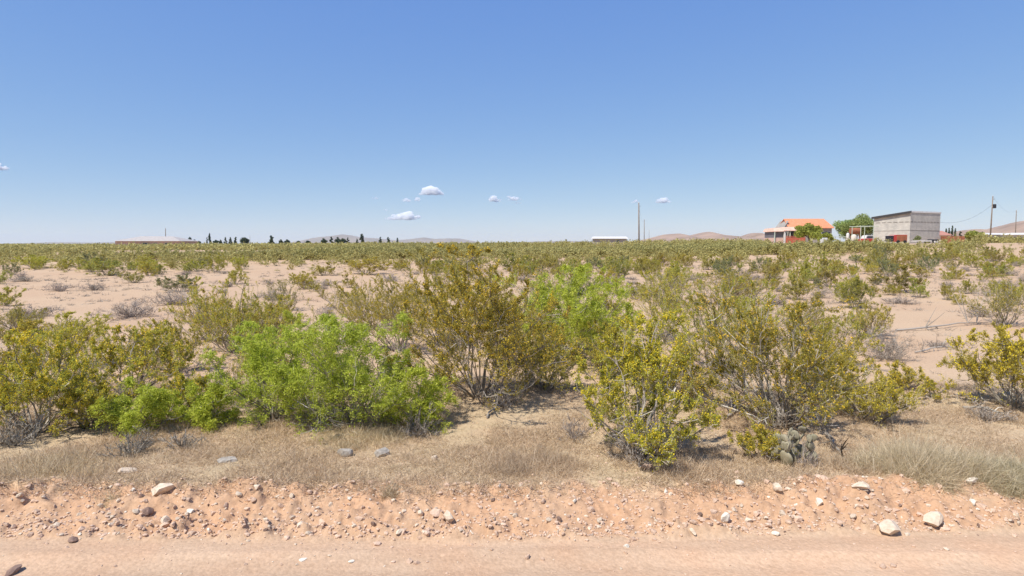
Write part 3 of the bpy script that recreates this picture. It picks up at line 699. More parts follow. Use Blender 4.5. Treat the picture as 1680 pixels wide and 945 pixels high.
FT = [(285, 388.5, 6, 'conifer', 'dark tree top showing behind the low house roof'),
      (312, 390, 6, 'column', 'dark narrow tree nearest the low house with hipped roof'), (319, 393, 7, 'conifer', 'small dark conifer second from the low house'),
      (326, 395, 8, 'round', 'low dark tree before the tall cypress on the low house side'), (340, 389, 4, 'conifer', 'thin tree touching the tall dark cypress'),
      (344.5, 382.5, 4, 'column', 'tall narrow dark cypress, spire like, nearest the low house'), (354, 393, 8, 'round', 'low round tree just past the spire like cypress'),
      (362, 392.5, 6, 'round', 'small round tree two past the spire like cypress'), (370, 389, 6, 'conifer', 'first of three alike conifers past the spire like cypress'),
      (378, 389, 6, 'conifer', 'middle one of three alike conifers past the spire like cypress'), (387, 388.5, 7, 'conifer', 'last of three alike conifers past the spire like cypress'),
      (402, 389.5, 14, 'round', 'broad dark tree by the tiny far pole'), (446, 386.5, 11, 'conifer', 'tall dense dark conifer alone in mid gap past the tiny far pole'),
      (461, 392, 7, 'round', 'small tree directly after the lone dense conifer'), (471, 392.5, 9, 'round', 'dark tree second after the lone dense conifer'),
      (490, 395, 8, 'round', 'very low tree clump element in the widest gap'), (505, 394.5, 8, 'round', 'low tree at the foot of the blue mountains start'),
      (531, 390.5, 10, 'round', 'round dark tree in front of the blue mountains, first of its clump'), (544, 388.5, 8, 'conifer', 'pointed tree between two round ones before the blue mountains'),
      (554, 388, 9, 'round', 'dark round tree beside the broad one before the blue mountains'), (562, 391, 12, 'round', 'broad low dark tree of the clump before the blue mountains'),
      (571, 389.5, 6, 'conifer', 'small pointed tree ending the clump before the blue mountains'), (586, 391.5, 5, 'conifer', 'small dark tree at the foot of the tallest tree'),
      (594, 383.5, 10, 'conifer', 'tallest dark tree on the horizon before the blue mountains'), (624, 388.5, 6.5, 'conifer', 'first of three spaced trees past the tallest one'),
      (637, 389, 7, 'conifer', 'middle of three spaced trees past the tallest one'), (652, 390, 5.5, 'conifer', 'last of three spaced trees past the tallest one')]
for i, (px, pt, wd, kd, lb) in enumerate(FT):
    far_tree(px, pt, wd * 1.1, 398, 420 + (i * 37) % 60, kd, 'tree_dark', 'cypress_tree' if kd == 'column' else 'dark_tree', lb, 100 + i, 'dark trees along the far horizon')

# ------------------------------------------------------------------ shrubs
def shrub(Hh, W, seed, nstem=16, nb=6, nt=5, stem_r=.012, spread=.9, low=0.0, curve=.25, asym=0.0):
    """woody skeleton: returns stems, branches, twigs as polylines (m,n,3) with radii"""
    r = np.random.default_rng(seed)
    az = np.arange(nstem) * 2.399 + r.normal(size=nstem) * .4
    u = (np.arange(nstem) + .5) / nstem
    tilt = np.radians(6 + 68 * u ** .85) * spread + r.normal(size=nstem) * .1
    # crown envelope ellipsoid: centre at .5H, radii W/2 and H/2
    d = np.stack([np.sin(tilt) * np.cos(az), np.sin(tilt) * np.sin(az), np.cos(tilt)], 1)
    k = 1 / np.sqrt((d[:, 0] / (W / 2)) ** 2 + (d[:, 1] / (W / 2)) ** 2 + (d[:, 2] / Hh) ** 2)
    L = k * r.uniform(.62, .97, nstem)
    base = np.stack([np.cos(az), np.sin(az), 0 * az], 1) * (.05 * W * r.random((nstem, 1)))
    base[:, 2] -= .05
    n = 7; t = np.linspace(0, 1, n)[None, :, None]
    wig = np.cumsum(r.normal(size=(nstem, n, 3)) * .05 * L[:, None, None], 1); wig -= wig[:, :1]
    up = np.array([0, 0, 1.]) * curve * L[:, None, None] * (t ** 2 - t) * -0.5
    S = base[:, None] + d[:, None] * L[:, None, None] * t + wig * .8 + up
    S[:, :, 2] = np.maximum(S[:, :, 2], -.05 + .06 * t[:, :, 0])
    SR = stem_r * (.55 + .9 * r.random((nstem, 1))) * (1 - .75 * t[:, :, 0])
    def children(P, nc, t0, lfac, rr, jitter, upb, n2=5):
        m, nn, _ = P.shape
        ts = np.sort(r.uniform(t0, .98, (m, nc)), 1); ii = ts * (nn - 1); i0 = np.minimum(ii.astype(int), nn - 2); f = (ii - i0)[..., None]
        mi = np.arange(m)[:, None]
        o = P[mi, i0] * (1 - f) + P[mi, i0 + 1] * f
        dr = unit(P[mi, i0 + 1] - P[mi, i0])
        q = unit(dr * .75 + r.normal(size=o.shape) * jitter + np.array([0, 0, upb]))
        ln = np.linalg.norm(P[:, -1] - P[:, 0], axis=1)[:, None] * lfac * (1.15 - .6 * ts) * r.uniform(.5, 1.15, ts.shape)
        o = o.reshape(-1, 3); q = q.reshape(-1, 3); ln = ln.reshape(-1)
        tt = np.linspace(0, 1, n2)[None, :, None]
        wg = np.cumsum(r.normal(size=(len(o), n2, 3)) * .08 * ln[:, None, None], 1); wg -= wg[:, :1]
        C_ = o[:, None] + q[:, None] * ln[:, None, None] * tt + wg + np.array([0, 0, 1.]) * (tt ** 2) * ln[:, None, None] * .15
        return C_, rr * (.7 + .6 * r.random((len(o), 1))) * (1 - .7 * tt[:, :, 0])
    B, BR = children(S, nb, .22 + low, .46, stem_r * .42, .5, .15)
    T, TR = children(B, nt, .15, .52, stem_r * .2, .6, .2, 4)
    for A_ in (S, B, T):      # keep the crown inside its size, softly
        z = A_[:, :, 2]; h0 = .78 * Hh; A_[:, :, 2] = np.where(z > h0, h0 + .24 * Hh * np.tanh((z - h0) / (.24 * Hh)), z)
        q = np.hypot(A_[:, :, 0], A_[:, :, 1]) + 1e-6; r0 = .42 * W; q2 = np.where(q > r0, r0 + .14 * W * np.tanh((q - r0) / (.14 * W)), q)
        A_[:, :, 0] *= q2 / q; A_[:, :, 1] *= q2 / q
    return S, SR, B, BR, T, TR, r
def along(P, n, r, t0=.1, t1=1.0):
    m, nn, _ = P.shape; idx = r.integers(0, m, n); t = r.uniform(t0, t1, n) * (nn - 1); i0 = np.minimum(t.astype(int), nn - 2); f = (t - i0)[:, None]
    return P[idx, i0] * (1 - f) + P[idx, i0 + 1] * f, unit(P[idx, i0 + 1] - P[idx, i0])
def crown_pts(B, T, n, r, clump=1.3):
    """leaf sites: mostly ends of twigs, grouped so that some twigs carry much more"""
    m = len(T); wt = r.random(m) ** clump + .04
    hh = T[:, -1, 2]; wt = wt * (.08 + np.clip(hh / (hh.max() + 1e-6), 0, 1)) ** 1.15
    wt /= wt.sum(); nn = T.shape[1]
    idx = r.choice(m, n, p=wt); t = (1 - r.random(n) ** 1.4 * .95) * (nn - 1); i0 = np.minimum(t.astype(int), nn - 2); f = (t - i0)[:, None]
    return T[idx, i0] * (1 - f) + T[idx, i0 + 1] * f, unit(T[idx, i0 + 1] - T[idx, i0])
def stems_mesh(parts, mat, sides=3):
    b = MB()
    for k, (P, Rr) in enumerate(parts):
        V, q = tubes(P, Rr, 4 if k == 0 else sides); b.add(V, q)
    return b.mesh('stems', mat)
def leaves_mesh(name, c, d, r, ls, lw, mat, jit, align=.6, droop=0):
    n = len(c); c = c + r.normal(size=(n, 3)) * jit
    u = unit(d * align + r.normal(size=(n, 3)) * .6 + np.array([0, 0, .15 - droop])) * ls * r.uniform(.55, 1.25, (n, 1)) * .5
    wv = unit(np.cross(u, r.normal(size=(n, 3)))) * lw * r.uniform(.6, 1.2, (n, 1)) * .5
    V, q = quads(c, u, wv); return new_mesh(name, V, q.ravel(), np.full(len(q), 4), mat)
def creosote_meshes(Hh, W, seed, nleaf=9000, nflow=500, leaf=.021, mat='creosote', nstem=18, nb=7, nt=6, low=0, stem_r=.012, stem='stem', spread=.9, flow=.017):
    S, SR, B, BR, T, TR, r = shrub(Hh, W, seed, nstem, nb, nt, stem_r, spread, low)
    out = [('stems', stems_mesh([(S, SR), (B, BR), (T, TR)], M[stem]))]
    if nleaf:
        c, d = crown_pts(B, T, nleaf, r)
        out.append(('foliage', leaves_mesh('foliage', c, d, r, leaf, leaf * .62, M[mat], leaf * .55)))
    if nflow:
        c, d = crown_pts(B, T, nflow, r); c = c + r.normal(size=c.shape) * leaf * .8 + np.array([0, 0, leaf * .5])
        b = MB()
        V, q = quads(c, unit(r.normal(size=c.shape)) * flow * .55, unit(r.normal(size=c.shape)) * flow * .55); b.add(V, q)
        V, q = quads(c, unit(r.normal(size=c.shape)) * flow * .5, unit(r.normal(size=c.shape)) * flow * .5); b.add(V, q)
        out.append(('flowers', b.mesh('flowers', M['flower'])))
    return out
def mesquite_meshes(Hh, W, seed, nleaf=9000, nstem=15, leafs=1.0):
    S, SR, B, BR, T, TR, r = shrub(Hh, W, seed, nstem, 7, 6, .011, 1.0, -.1)
    out = [('stems', stems_mesh([(S, SR), (B, BR), (T, TR)], M['stem']))]
    c, d = crown_pts(B, T, nleaf // 6, r)
    # feathery leaves: each a drooping spine with narrow leaflets
    ax = unit(d * .5 + r.normal(size=d.shape) * .55 + np.array([0, 0, -.1])); cs = []; us = []; ws = []
    side = unit(np.cross(ax, r.normal(size=ax.shape)))
    L = .085 * r.uniform(.7, 1.3, (len(c), 1))
    for k in range(6):
        t = (k + .5) / 6; sgn = 1 if k % 2 else -1
        p = c + ax * L * t + np.array([0, 0, -1.]) * L * t * t * .45
        dirn = unit(side * sgn + ax * .5 + r.normal(size=ax.shape) * .15)
        cs.append(p + dirn * .014); us.append(dirn * .019 * leafs); ws.append(unit(np.cross(dirn, r.normal(size=ax.shape))) * .0052 * leafs)
    V, q = quads(np.concatenate(cs), np.concatenate(us), np.concatenate(ws))
    out.append(('foliage', new_mesh('foliage', V, q.ravel(), np.full(len(q), 4), M['mesquite'])))
    return out
def put(meshes, name, label, cat, loc, rz=0, group=None, scale=None):
    t = thing(name, label, cat, loc, rz, group)
    if scale: t.scale = scale
    for n_, me in meshes: link(n_, me, t)
    return t
OCC = []       # occupied disks (x, y, radius)
G1 = 'creosote bushes near the road'
def near_creosote(px, pyb, pyt, wpx, label, seed, wscale=1.0, **k):
    x, y, z = gp(px, pyb); d = y; Hh = at(px, pyt, d * 1.0)[2] - z; W = wpx * d / F * wscale
    OCC.append((x, y, W * .45))
    k['nleaf'] = int(k['nleaf'] * 2.1); k['nflow'] = int(k['nflow'] * 2.9); k.setdefault('leaf', .0185); k.setdefault('nstem', 22)
    k['nleaf'] = int(k['nleaf'] * 1.75); ms = creosote_meshes(Hh * 1.06, W * 1.38, seed, **k); lr = random.Random(seed); lx, ly = lr.uniform(-.18, .18), lr.uniform(-.15, .15)
    for _, me in ms:      # each plant leans its own way
        c = np.empty(len(me.vertices) * 3, np.float32); me.vertices.foreach_get('co', c); c = c.reshape(-1, 3); zz = np.maximum(c[:, 2], 0); c[:, 0] += lx * zz; c[:, 1] += ly * zz; me.vertices.foreach_set('co', c.ravel()); me.update()
    put(ms, 'creosote_bush', label, 'bush', (x, y, z), seed * 1.3, G1)
    return x, y, Hh, W
def near_mesquite(px, pyb, pyt, wpx, label, seed, wf=1.0, **k):
    x, y, z = gp(px, pyb); Hh = at(px, pyt, y)[2] - z; W = wpx * y / F; OCC.append((x, y, W * .45))
    k['nleaf'] = int(k['nleaf'] * 1.25)
    put(mesquite_meshes(Hh * 1.08, W * 1.22 * wf, seed, **k), 'mesquite_bush', label, 'bush', (x, y, z), seed * .9, 'bright green mesquite bushes')

near_creosote(785, 652, 418, 235, 'tallest yellow flowering creosote, in the middle, its tip reaching the horizon', 1, nleaf=26000, nflow=3200, nstem=34, nb=8, leaf=.0205)
near_creosote(655, 575, 449, 190, 'open creosote behind the big mesquite and beside the tallest bush', 2, nleaf=15000, nflow=1200, nstem=28)
near_creosote(1052, 748, 525, 178, 'flowering creosote closest to the road, with bare grey stems at its foot', 3, nleaf=15000, nflow=2900, nstem=30, low=.2, stem='stem_pale', stem_r=.014)
near_creosote(1275, 690, 492, 250, 'wide creosote with a dark woody foot above the prickly pear', 4, nleaf=19000, nflow=1700, nstem=34, low=.16, stem_r=.014)
near_creosote(1165, 610, 462, 190, 'olive yellow creosote behind the gap between the two roadside creosotes', 5, nleaf=12000, nflow=700)
near_creosote(1085, 560, 447, 150, 'creosote merging with the rear bright green mesquite, thinly flowered', 6, nleaf=9000, nflow=600)
near_creosote(1240, 560, 478, 130, 'dense low creosote just behind the wide one above the prickly pear', 7, nleaf=8000, nflow=400)
near_creosote(1425, 690, 605, 120, 'small sprawling creosote spray next to the wide one with the woody foot', 8, nleaf=4500, nflow=500)
near_creosote(1250, 752, 684, 72, 'little bright creosote sprig growing against the prickly pear', 9, nleaf=2600, nflow=120, nstem=9)
near_creosote(1668, 668, 533, 215, 'rich yellow creosote cut by the picture edge with dark fallen twigs beneath', 10, nleaf=16000, nflow=3200, low=.1, nstem=30)
near_creosote(1648, 535, 458, 130, 'olive creosote behind the rich yellow one at the picture edge', 11, nleaf=8000, nflow=350, mat='creosote_olive')
near_creosote(1425, 552, 497, 72, 'yellow green topped creosote rising over grey dead twigs', 12, nleaf=4500, nflow=250)
near_creosote(60, 705, 548, 230, 'sprawling creosote at the picture edge left of the small mesquites', 13, nleaf=14000, nflow=2200, low=.05)
near_creosote(215, 650, 540, 200, 'creosote with dark forked branches behind the smallest bright green mesquite', 14, nleaf=13000, nflow=1900, low=.08)
near_creosote(95, 600, 520, 190, 'grey green creosote behind the sprawling one at the picture edge', 15, nleaf=9000, nflow=500, mat='creosote')
near_creosote(385, 578, 458, 150, 'upright creosote behind and beside the big front mesquite', 16, nleaf=14000, nflow=1100, nstem=30)
near_creosote(465, 510, 458, 80, 'half bare creosote with a dark grey twiggy heart', 17, nleaf=3000, nflow=150, mat='creosote_olive')
near_creosote(315, 685, 592, 88, 'golden flowering small creosote between two low mesquites', 18, nleaf=4500, nflow=900)
near_creosote(895, 640, 520, 110, 'creosote filling the gap between tallest bush and rear mesquite', 19, nleaf=7000, nflow=600)
near_creosote(1000, 620, 520, 110, 'creosote straight behind the one closest to the road', 20, nleaf=8000, nflow=700)
near_creosote(1350, 600, 505, 120, 'upper spray of creosote beyond the wide bush on the open sand side', 21, nleaf=8000, nflow=400)
near_creosote(905, 505, 436, 85, 'creosote poking up behind the rear mesquite toward the horizon', 22, nleaf=4500, nflow=300)
near_creosote(1180, 500, 440, 100, 'creosote beyond the olive yellow one, below the brown hills', 23, nleaf=5500, nflow=200)
near_creosote(30, 545, 505, 110, 'low dull creosote farther back at the picture edge', 24, nleaf=4500, nflow=150, mat='creosote_olive')
near_creosote(1530, 655, 612, 48, 'tiny lone creosote sprig in the open sand beside the yellow one', 25, nleaf=900, nflow=90, nstem=7)
near_creosote(555, 505, 462, 60, 'small thin creosote in sand behind the big front mesquite', 26, nleaf=2200, nflow=120, nstem=9)
near_mesquite(575, 695, 528, 250, 'largest bright green mesquite, spreading in front of the centre bushes', 31, nleaf=36000, nstem=30)
near_mesquite(450, 688, 550, 185, 'bright green mesquite side growth hugging the largest one', 32, nleaf=24000, nstem=20)
near_mesquite(685, 700, 605, 120, 'low bright green mesquite at the foot of the tallest creosote', 33, nleaf=13000, nstem=12)
near_mesquite(940, 588, 446, 205, 'rear bright green mesquite standing beside the tallest creosote', 34, nleaf=52000, nstem=36, leafs=1.2, wf=1.25)
near_mesquite(225, 708, 628, 150, 'smallest bright green mesquite near the picture edge', 35, nleaf=13000, nstem=12)
near_mesquite(348, 700, 620, 80, 'bright green mesquite sprig beyond the golden flowering creosote', 36, nleaf=8000, nstem=9)
near_mesquite(520, 600, 512, 120, 'mesquite growth behind the largest one with bare dark branch', 37, nleaf=8000, nstem=10)

# dead shrubs
G2 = 'dead grey shrubs near the road'
def dead_meshes(Hh, W, seed, nstem=22, nb=7, nt=6, stem='deadtwig', leafn=0, sr=.008):
    S, SR, B, BR, T, TR, r = shrub(Hh, W, seed, nstem, nb, nt, sr, 1.05, -.1, .1)
    out = [('twigs', stems_mesh([(S, SR), (B, BR * 1.1), (T, TR * 1.6)], M[stem]))]
    if leafn:
        c, d = crown_pts(B, T, leafn, r); out.append(('foliage', leaves_mesh('foliage', c, d, r, .06, .006, M['deadtwig'], .03)))
    return out
def near_dead(px, pyb, pyt, wpx, label, seed, **k):
    x, y, z = gp(px, pyb); Hh = at(px, pyt, y)[2] - z; W = wpx * y / F; OCC.append((x, y, W * .4))
    put(dead_meshes(Hh, W, seed, **k), 'dead_shrub', label, 'shrub', (x, y, z), seed, G2)
near_dead(1455, 590, 530, 100, 'bare grey dead shrub in the sand under the yellow green topped creosote', 41, nstem=30, leafn=1500)
near_dead(690, 712, 655, 90, 'dark tangled dead shrub at the foot of the low mesquite', 42, stem='stem', nstem=26)
near_dead(820, 665, 620, 90, 'dead dark tangle under the tallest creosote', 43, stem='stem', nstem=22)
near_dead(1180, 640, 560, 90, 'bare twisted grey twigs on the sandy mound between the two roadside creosotes', 44, stem='stem_pale', nstem=20)
near_dead(1330, 700, 600, 100, 'arching bare white branches leaning out of the wide creosote foot', 45, stem='stem_pale', nstem=12, nb=4, nt=3, sr=.011)
near_dead(1322, 762, 715, 50, 'little grey dead sprig among the prickly pear pads', 70, stem='deadtwig', nstem=14)
near_dead(215, 745, 700, 110, 'dark low dead brush under the smallest mesquite', 46, stem='stem')
near_dead(20, 730, 660, 110, 'dark dead brush at the picture edge below the sprawling creosote', 47, stem='stem', nstem=24)
near_dead(1620, 690, 665, 120, 'flat dark fallen twigs under the rich yellow creosote', 48, stem='stem', nstem=22)
near_dead(940, 720, 660, 70, 'thin bare grey sprigs beside the creosote closest to the road', 49, stem='deadtwig', nstem=14)
near_dead(300, 735, 700, 80, 'brown dry brush in straw between the two low mesquites', 50, stem='stem', nstem=16)

near_dead(1075, 750, 665, 120, 'second pale bare stem bundle at the foot of the closest creosote', 69, stem='stem_pale', nstem=22, nb=4, nt=3, sr=.010)
near_dead(1045, 757, 655, 130, 'pale bare stems filling the foot of the creosote closest to the road', 52, stem='stem_pale', nstem=26, nb=5, nt=4, sr=.009)
near_dead(1290, 700, 620, 110, 'dark bare stems at the woody foot above the prickly pear', 53, stem='stem', nstem=22, nb=5, nt=4, sr=.011)
near_creosote(150, 700, 610, 150, 'low golden creosote between the sprawling one and the smallest mesquite', 51, nleaf=7000, nflow=900)
near_creosote(290, 610, 525, 130, 'airy creosote behind the golden flowering small one', 52, nleaf=7000, nflow=500)
near_creosote(420, 640, 530, 110, 'thin creosote between the two left mesquites', 53, nleaf=5000, nflow=300)
near_creosote(590, 540, 450, 110, 'creosote rising on the far side of the largest mesquite', 54, nleaf=8000, nflow=600)
near_creosote(720, 560, 432, 130, 'feathery creosote shoulder behind the tallest bush, on the mesquite side', 55, nleaf=10000, nflow=900)
near_creosote(860, 600, 470, 120, 'creosote arm between the tallest bush and the rear mesquite', 56, nleaf=9000, nflow=800)
near_creosote(1120, 660, 560, 110, 'sagging creosote between the closest one and the sandy mound', 57, nleaf=6000, nflow=500)
near_creosote(1345, 655, 560, 130, 'creosote flank leaning over the open sand from the wide bush', 58, nleaf=8000, nflow=500)
near_creosote(1105, 500, 438, 120, 'creosote in the second row just past the rear mesquite', 59, nleaf=8000, nflow=400)
near_creosote(1225, 500, 445, 110, 'second row creosote above the olive yellow one', 60, nleaf=8000, nflow=300)
near_creosote(20, 640, 540, 130, 'half seen creosote touching the picture edge', 61, nleaf=8000, nflow=500)
near_creosote(1320, 545, 470, 90, 'loose creosote behind the flank of the wide bush', 62, nleaf=5000, nflow=250)
near_creosote(345, 560, 470, 110, 'creosote partly hidden by the upright one behind the front mesquite', 66, nleaf=8000, nflow=500)
near_creosote(440, 560, 480, 110, 'wispy creosote joining the upright one to the front mesquite', 67, nleaf=8000, nflow=500)
near_creosote(1475, 640, 590, 80, 'wispy creosote sprig on the open sand beyond the small sprawling spray', 68, nleaf=2500, nflow=300, nstem=12)
near_dead(640, 640, 560, 110, 'grey twiggy tangle showing between mesquite and tallest creosote', 63, stem='stem', nstem=20)
near_dead(120, 650, 580, 130, 'grey twiggy tangle inside the row by the sprawling creosote', 64, stem='stem', nstem=22)
near_dead(1390, 640, 590, 100, 'brown twiggy tangle at the open sand side of the wide creosote', 65, stem='deadtwig', nstem=22)
# grey green grassy shrubs by the bank (fine blades)
def grass_clump(name, label, px, pyb, pyt, wpx, seed, n, mat='greygrass', depth=.7, curl=.35):
    r = np.random.default_rng(seed); x, y, z = gp(px, pyb); Hh = at(px, pyt, y)[2] - z; W = wpx * y / F
    m = 46; ta = r.random(m) * 6.283; tq = np.sqrt(r.random(m)); tx = np.cos(ta) * tq * W * .46; ty = np.sin(ta) * tq * W * .46 * depth
    tl = r.normal(size=(m, 3)) * .42; th = r.uniform(.55, 1.25, m) * (.45 + .6 * np.sqrt(np.clip(1 - tq ** 2, 0, 1)))
    ti = r.integers(0, m, n); bx = tx[ti] + r.normal(size=n) * W * .05; by = ty[ti] + r.normal(size=n) * W * .05
    L = Hh * .85 * th[ti] * r.uniform(.25, 1.0, n)
    d = unit(tl[ti] + r.normal(size=(n, 3)) * (curl + .5) + np.array([0, 0, .8])); d[:, 2] = np.abs(d[:, 2]); side = r.normal(size=(n, 3)); side2 = r.normal(size=(n, 3))
    t = np.linspace(0, 1, 4)[None, :, None]
    P = np.stack([bx, by, height(x + bx, y + by) - z - .02], 1)[:, None] + d[:, None] * L[:, None, None] * t + side[:, None] * (t ** 2) * L[:, None, None] * .36 + side2[:, None] * np.sin(t * 4.5) * L[:, None, None] * .10
    wv = unit(np.cross(d, r.normal(size=(n, 3))))[:, None] * ((.0021 if mat == 'greygrass' else .0026) * (1 - .75 * t)) * r.uniform(.6, 1.4, (n, 1, 1))
    V = np.stack([P - wv, P + wv], 2).reshape(-1, 3)
    i = np.arange(n)[:, None] * 8; j = np.arange(3)[None] * 2
    F_ = np.stack([i + j, i + j + 1, i + j + 3, i + j + 2], -1).reshape(-1, 4)
    o = link(name, new_mesh(name, V, F_.ravel(), np.full(len(F_), 4), M[mat]), None, (x, y, z))
    tag(o, label, 'grass clump', 'grassy clumps beside the road bank')
grass_clump('grass_clump', 'largest grey green grassy mound beside the bank, on the prickly pear side', 1500, 775, 722, 200, 81, 34000)
grass_clump('grass_clump', 'grey green grassy mound cut by the picture edge next to the largest mound', 1635, 780, 742, 170, 82, 20000)
grass_clump('grass_clump', 'dry tawny clump at the foot of the creosote closest to the road', 1130, 775, 745, 120, 83, 4000, 'straw')
grass_clump('grass_clump', 'dry tawny clump beneath the prickly pear mound edge', 1390, 768, 738, 110, 84, 3500, 'straw')
grass_clump('grass_clump', 'tall wispy straw tuft rising at the bank edge below the two grey stones', 640, 815, 775, 30, 85, 500, 'straw', 1, .25)
grass_clump('grass_clump', 'straw tuft on the bank below the smallest mesquite', 178, 822, 800, 36, 86, 400, 'straw', 1, .3)
grass_clump('grass_clump', 'brown grass mound right under the largest mesquite', 590, 722, 695, 180, 87, 5000, 'straw')
grass_clump('grass_clump', 'brown grass mound between the tallest creosote and the road', 870, 765, 738, 200, 88, 6500, 'straw')
grass_clump('grass_clump', 'wide brown grass mound under the sprawling creosote by the picture edge', 90, 768, 738, 240, 89, 7000, 'straw')

# prickly pear
def prickly_pear():
    x, y, z = gp(1300, 757); OCC.append((x, y, .3)); r = np.random.default_rng(5)
    t = thing('prickly_pear', 'dull green prickly pear cactus beside the small bright creosote sprig', 'cactus', (x, y, z))
    base = [(0, 0, 0, .0, .3)]; pads = []
    def pad(o, dirv, L, yaw): pads.append((np.array(o, float), unit(np.array(dirv, float)), L, yaw)); return np.array(o) + unit(np.array(dirv, float)) * L * .94
    for k, (bx, by) in enumerate([(-.1, 0), (.08, .05), (0, -.08), (.2, .1), (-.2, .1), (.03, .18), (-.12, -.12), (.14, -.06)]):
        a = pad((bx, by, -.03), (r.normal() * .35, r.normal() * .3, 1), .20 * r.uniform(.85, 1.15), r.random() * 3)
        for j in range(r.integers(1, 3)):
            b = pad(a, (r.normal() * .6, r.normal() * .4, 1), .14 * r.uniform(.8, 1.1), r.random() * 3)
            if r.random() < .7: pad(b, (r.normal() * .6, r.normal() * .4, 1), .11 * r.uniform(.8, 1.1), r.random() * 3)
    for o, d, L, yaw in pads:
        b = MB(); V = ICO2[0].copy()
        V = V * np.array([.34 * L, .075 * L + .004, .5 * L]); V[:, 0] *= (1 + .25 * V[:, 2] / (.5 * L)); V[:, 2] += L * .48
        side = unit(np.cross(d, [math.cos(yaw), math.sin(yaw), .1])); nrm = np.cross(side, d)
        b.add(o + V[:, :1] * side + V[:, 1:2] * nrm + V[:, 2:3] * d, ICO2[1])
        # spines
        n = 26; s = r.uniform(-1, 1, (n, 2)); s = s[(s ** 2).sum(1) < 1]
        P0 = o + side * s[:, :1] * .38 * L + d * (s[:, 1:] * .45 + .48) * L; dd = unit(nrm * r.choice([-1, 1], (len(s), 1)) + r.normal(size=(len(s), 3)) * .4)
        sp = MB(); Vv, q = tubes(np.stack([P0, P0 + dd * .03], 1), np.full((len(s), 2), .0009), 3); sp.add(Vv, q)
        p = link('pad', b.mesh('pad', M['cactus'], True), t); link('spines', sp.mesh('spines', M['stem_pale']), p)
prickly_pear()
# fallen branches
def branch(px0, py0, px1, py1, label, seed, mat='stem_pale', r0=.02, lift=.05):
    r = np.random.default_rng(seed); a = np.array(gp(px0, py0)); b = np.array(gp(px1, py1)); L = np.linalg.norm(b - a)
    t = np.linspace(0, 1, 9)[:, None]; P = a * (1 - t) + b * t; P[:, :2] += np.cumsum(r.normal(size=(9, 2)) * .03 * L, 0) * .6; P[:, 2] = height(P[:, 0], P[:, 1]) + r0 + lift * np.sin(t[:, 0] * 3.1) + r.random(9) * .02
    o = P[0].copy(); b_ = MB(); b_.tube(P - o, np.linspace(r0, r0 * .4, 9), 6)
    for k in range(9):
        i = r.integers(1, 8); dv = unit((P[8] - P[0]) * .6 / L + r.normal(size=3) * .6 + [0, 0, .35]); ll = L * r.uniform(.12, .32)
        b_.tube([P[i] - o, P[i] - o + dv * ll * .5 + r.normal(size=3) * .02, P[i] - o + dv * ll], [r0 * .5, r0 * .3, r0 * .12], 4)
    tag(link('fallen_branch', b_.mesh('fallen_branch', M[mat]), None, tuple(o)), label, 'branch', 'fallen dead branches')
branch(1470, 545, 1625, 532, 'long grey fallen branch lying across the open sand', 1, r0=.03)
branch(1500, 580, 1560, 572, 'short grey branch lying near the bare dead shrub', 2)
branch(1345, 715, 1392, 762, 'dark crooked branch running down the slope past the prickly pear', 3, 'stem', .022)
branch(1190, 690, 1240, 655, 'dark exposed root on the sandy mound', 4, 'stem', .022)
branch(1580, 672, 1660, 690, 'dark fallen branch below the rich yellow creosote', 5, 'stem', .02)
branch(1235, 640, 1262, 590, 'bleached upright branch showing inside the wide creosote', 8, 'stem_pale', .02, .25)
branch(1300, 610, 1360, 650, 'bleached drooping branch on the open sand side of the wide creosote', 9, 'stem_pale', .02, .3)
branch(795, 690, 880, 640, 'pale stick poking out of the tallest creosote foot', 6, 'stem_pale', .014)
branch(560, 705, 480, 690, 'pale stick lying under the largest mesquite', 7, 'stem_pale', .012)

# ------------------------------------------------------------------ scrub further out
def vis(px, py):  # helper: landmark phrase for a bush at photo pixel px
    L = [(0, 'toward the empty skyline edge'), (90, 'beside the empty skyline edge'), (178, 'toward the low hipped house'), (245, 'toward the low house mast'), (305, 'toward the spire like cypress'), (400, 'toward the lone dense conifer'),
         (510, 'toward the blue mountains'), (590, 'toward the tallest horizon tree'), (665, 'toward the long flat cloud'), (740, 'past the domed cloud'), (800, 'toward the wedge cloud'), (850, 'behind the rear mesquite'), (965, 'toward the long white shed'),
         (1035, 'toward the tallest pole'), (1075, 'toward the brown hills'), (1150, 'toward the highest brown hill'), (1205, 'toward the last brown hill'), (1258, 'toward the orange roofed house'), (1368, 'toward the yard trees'), (1434, 'toward the block building'),
         (1545, 'toward the rusty container'), (1610, 'toward the transformer pole')]
    o = L[0][1]
    for a, b in L:
        if px >= a: o = b
    return o
def band(d): return 'at the near sand edge' if d < 22 else 'on the open sand' if d < 30 else 'midway over the sand' if d < 38 else 'at the far sand rim' if d < 48 else 'in the thickening scrub' if d < 58 else 'in the dense scrub' if d < 75 else 'in the farthest scrub'
def to_px(x, y, z):
    c, s = math.cos(PITCH), math.sin(PITCH); f = y * c - (z - EYE) * s; u = (z - EYE) * c + y * s
    return 840 + F * x / f, 472.5 - F * u / f
PROTO = {'creosote_bush': [], 'grey_shrub': []}
for k in range(7):
    PROTO['creosote_bush'].append(creosote_meshes(1.2, 1.75, 200 + k, nleaf=9500, nflow=260 if k % 2 else 90, leaf=.036, mat=['creosote', 'creosote_olive'][k % 2] if k < 6 else 'creosote_grey', nstem=15, nb=6, nt=5, flow=.03))
for k in range(3):
    PROTO['grey_shrub'].append(dead_meshes(.5, 1.2, 300 + k, nstem=26, nb=7, nt=5, leafn=1400, sr=.009))
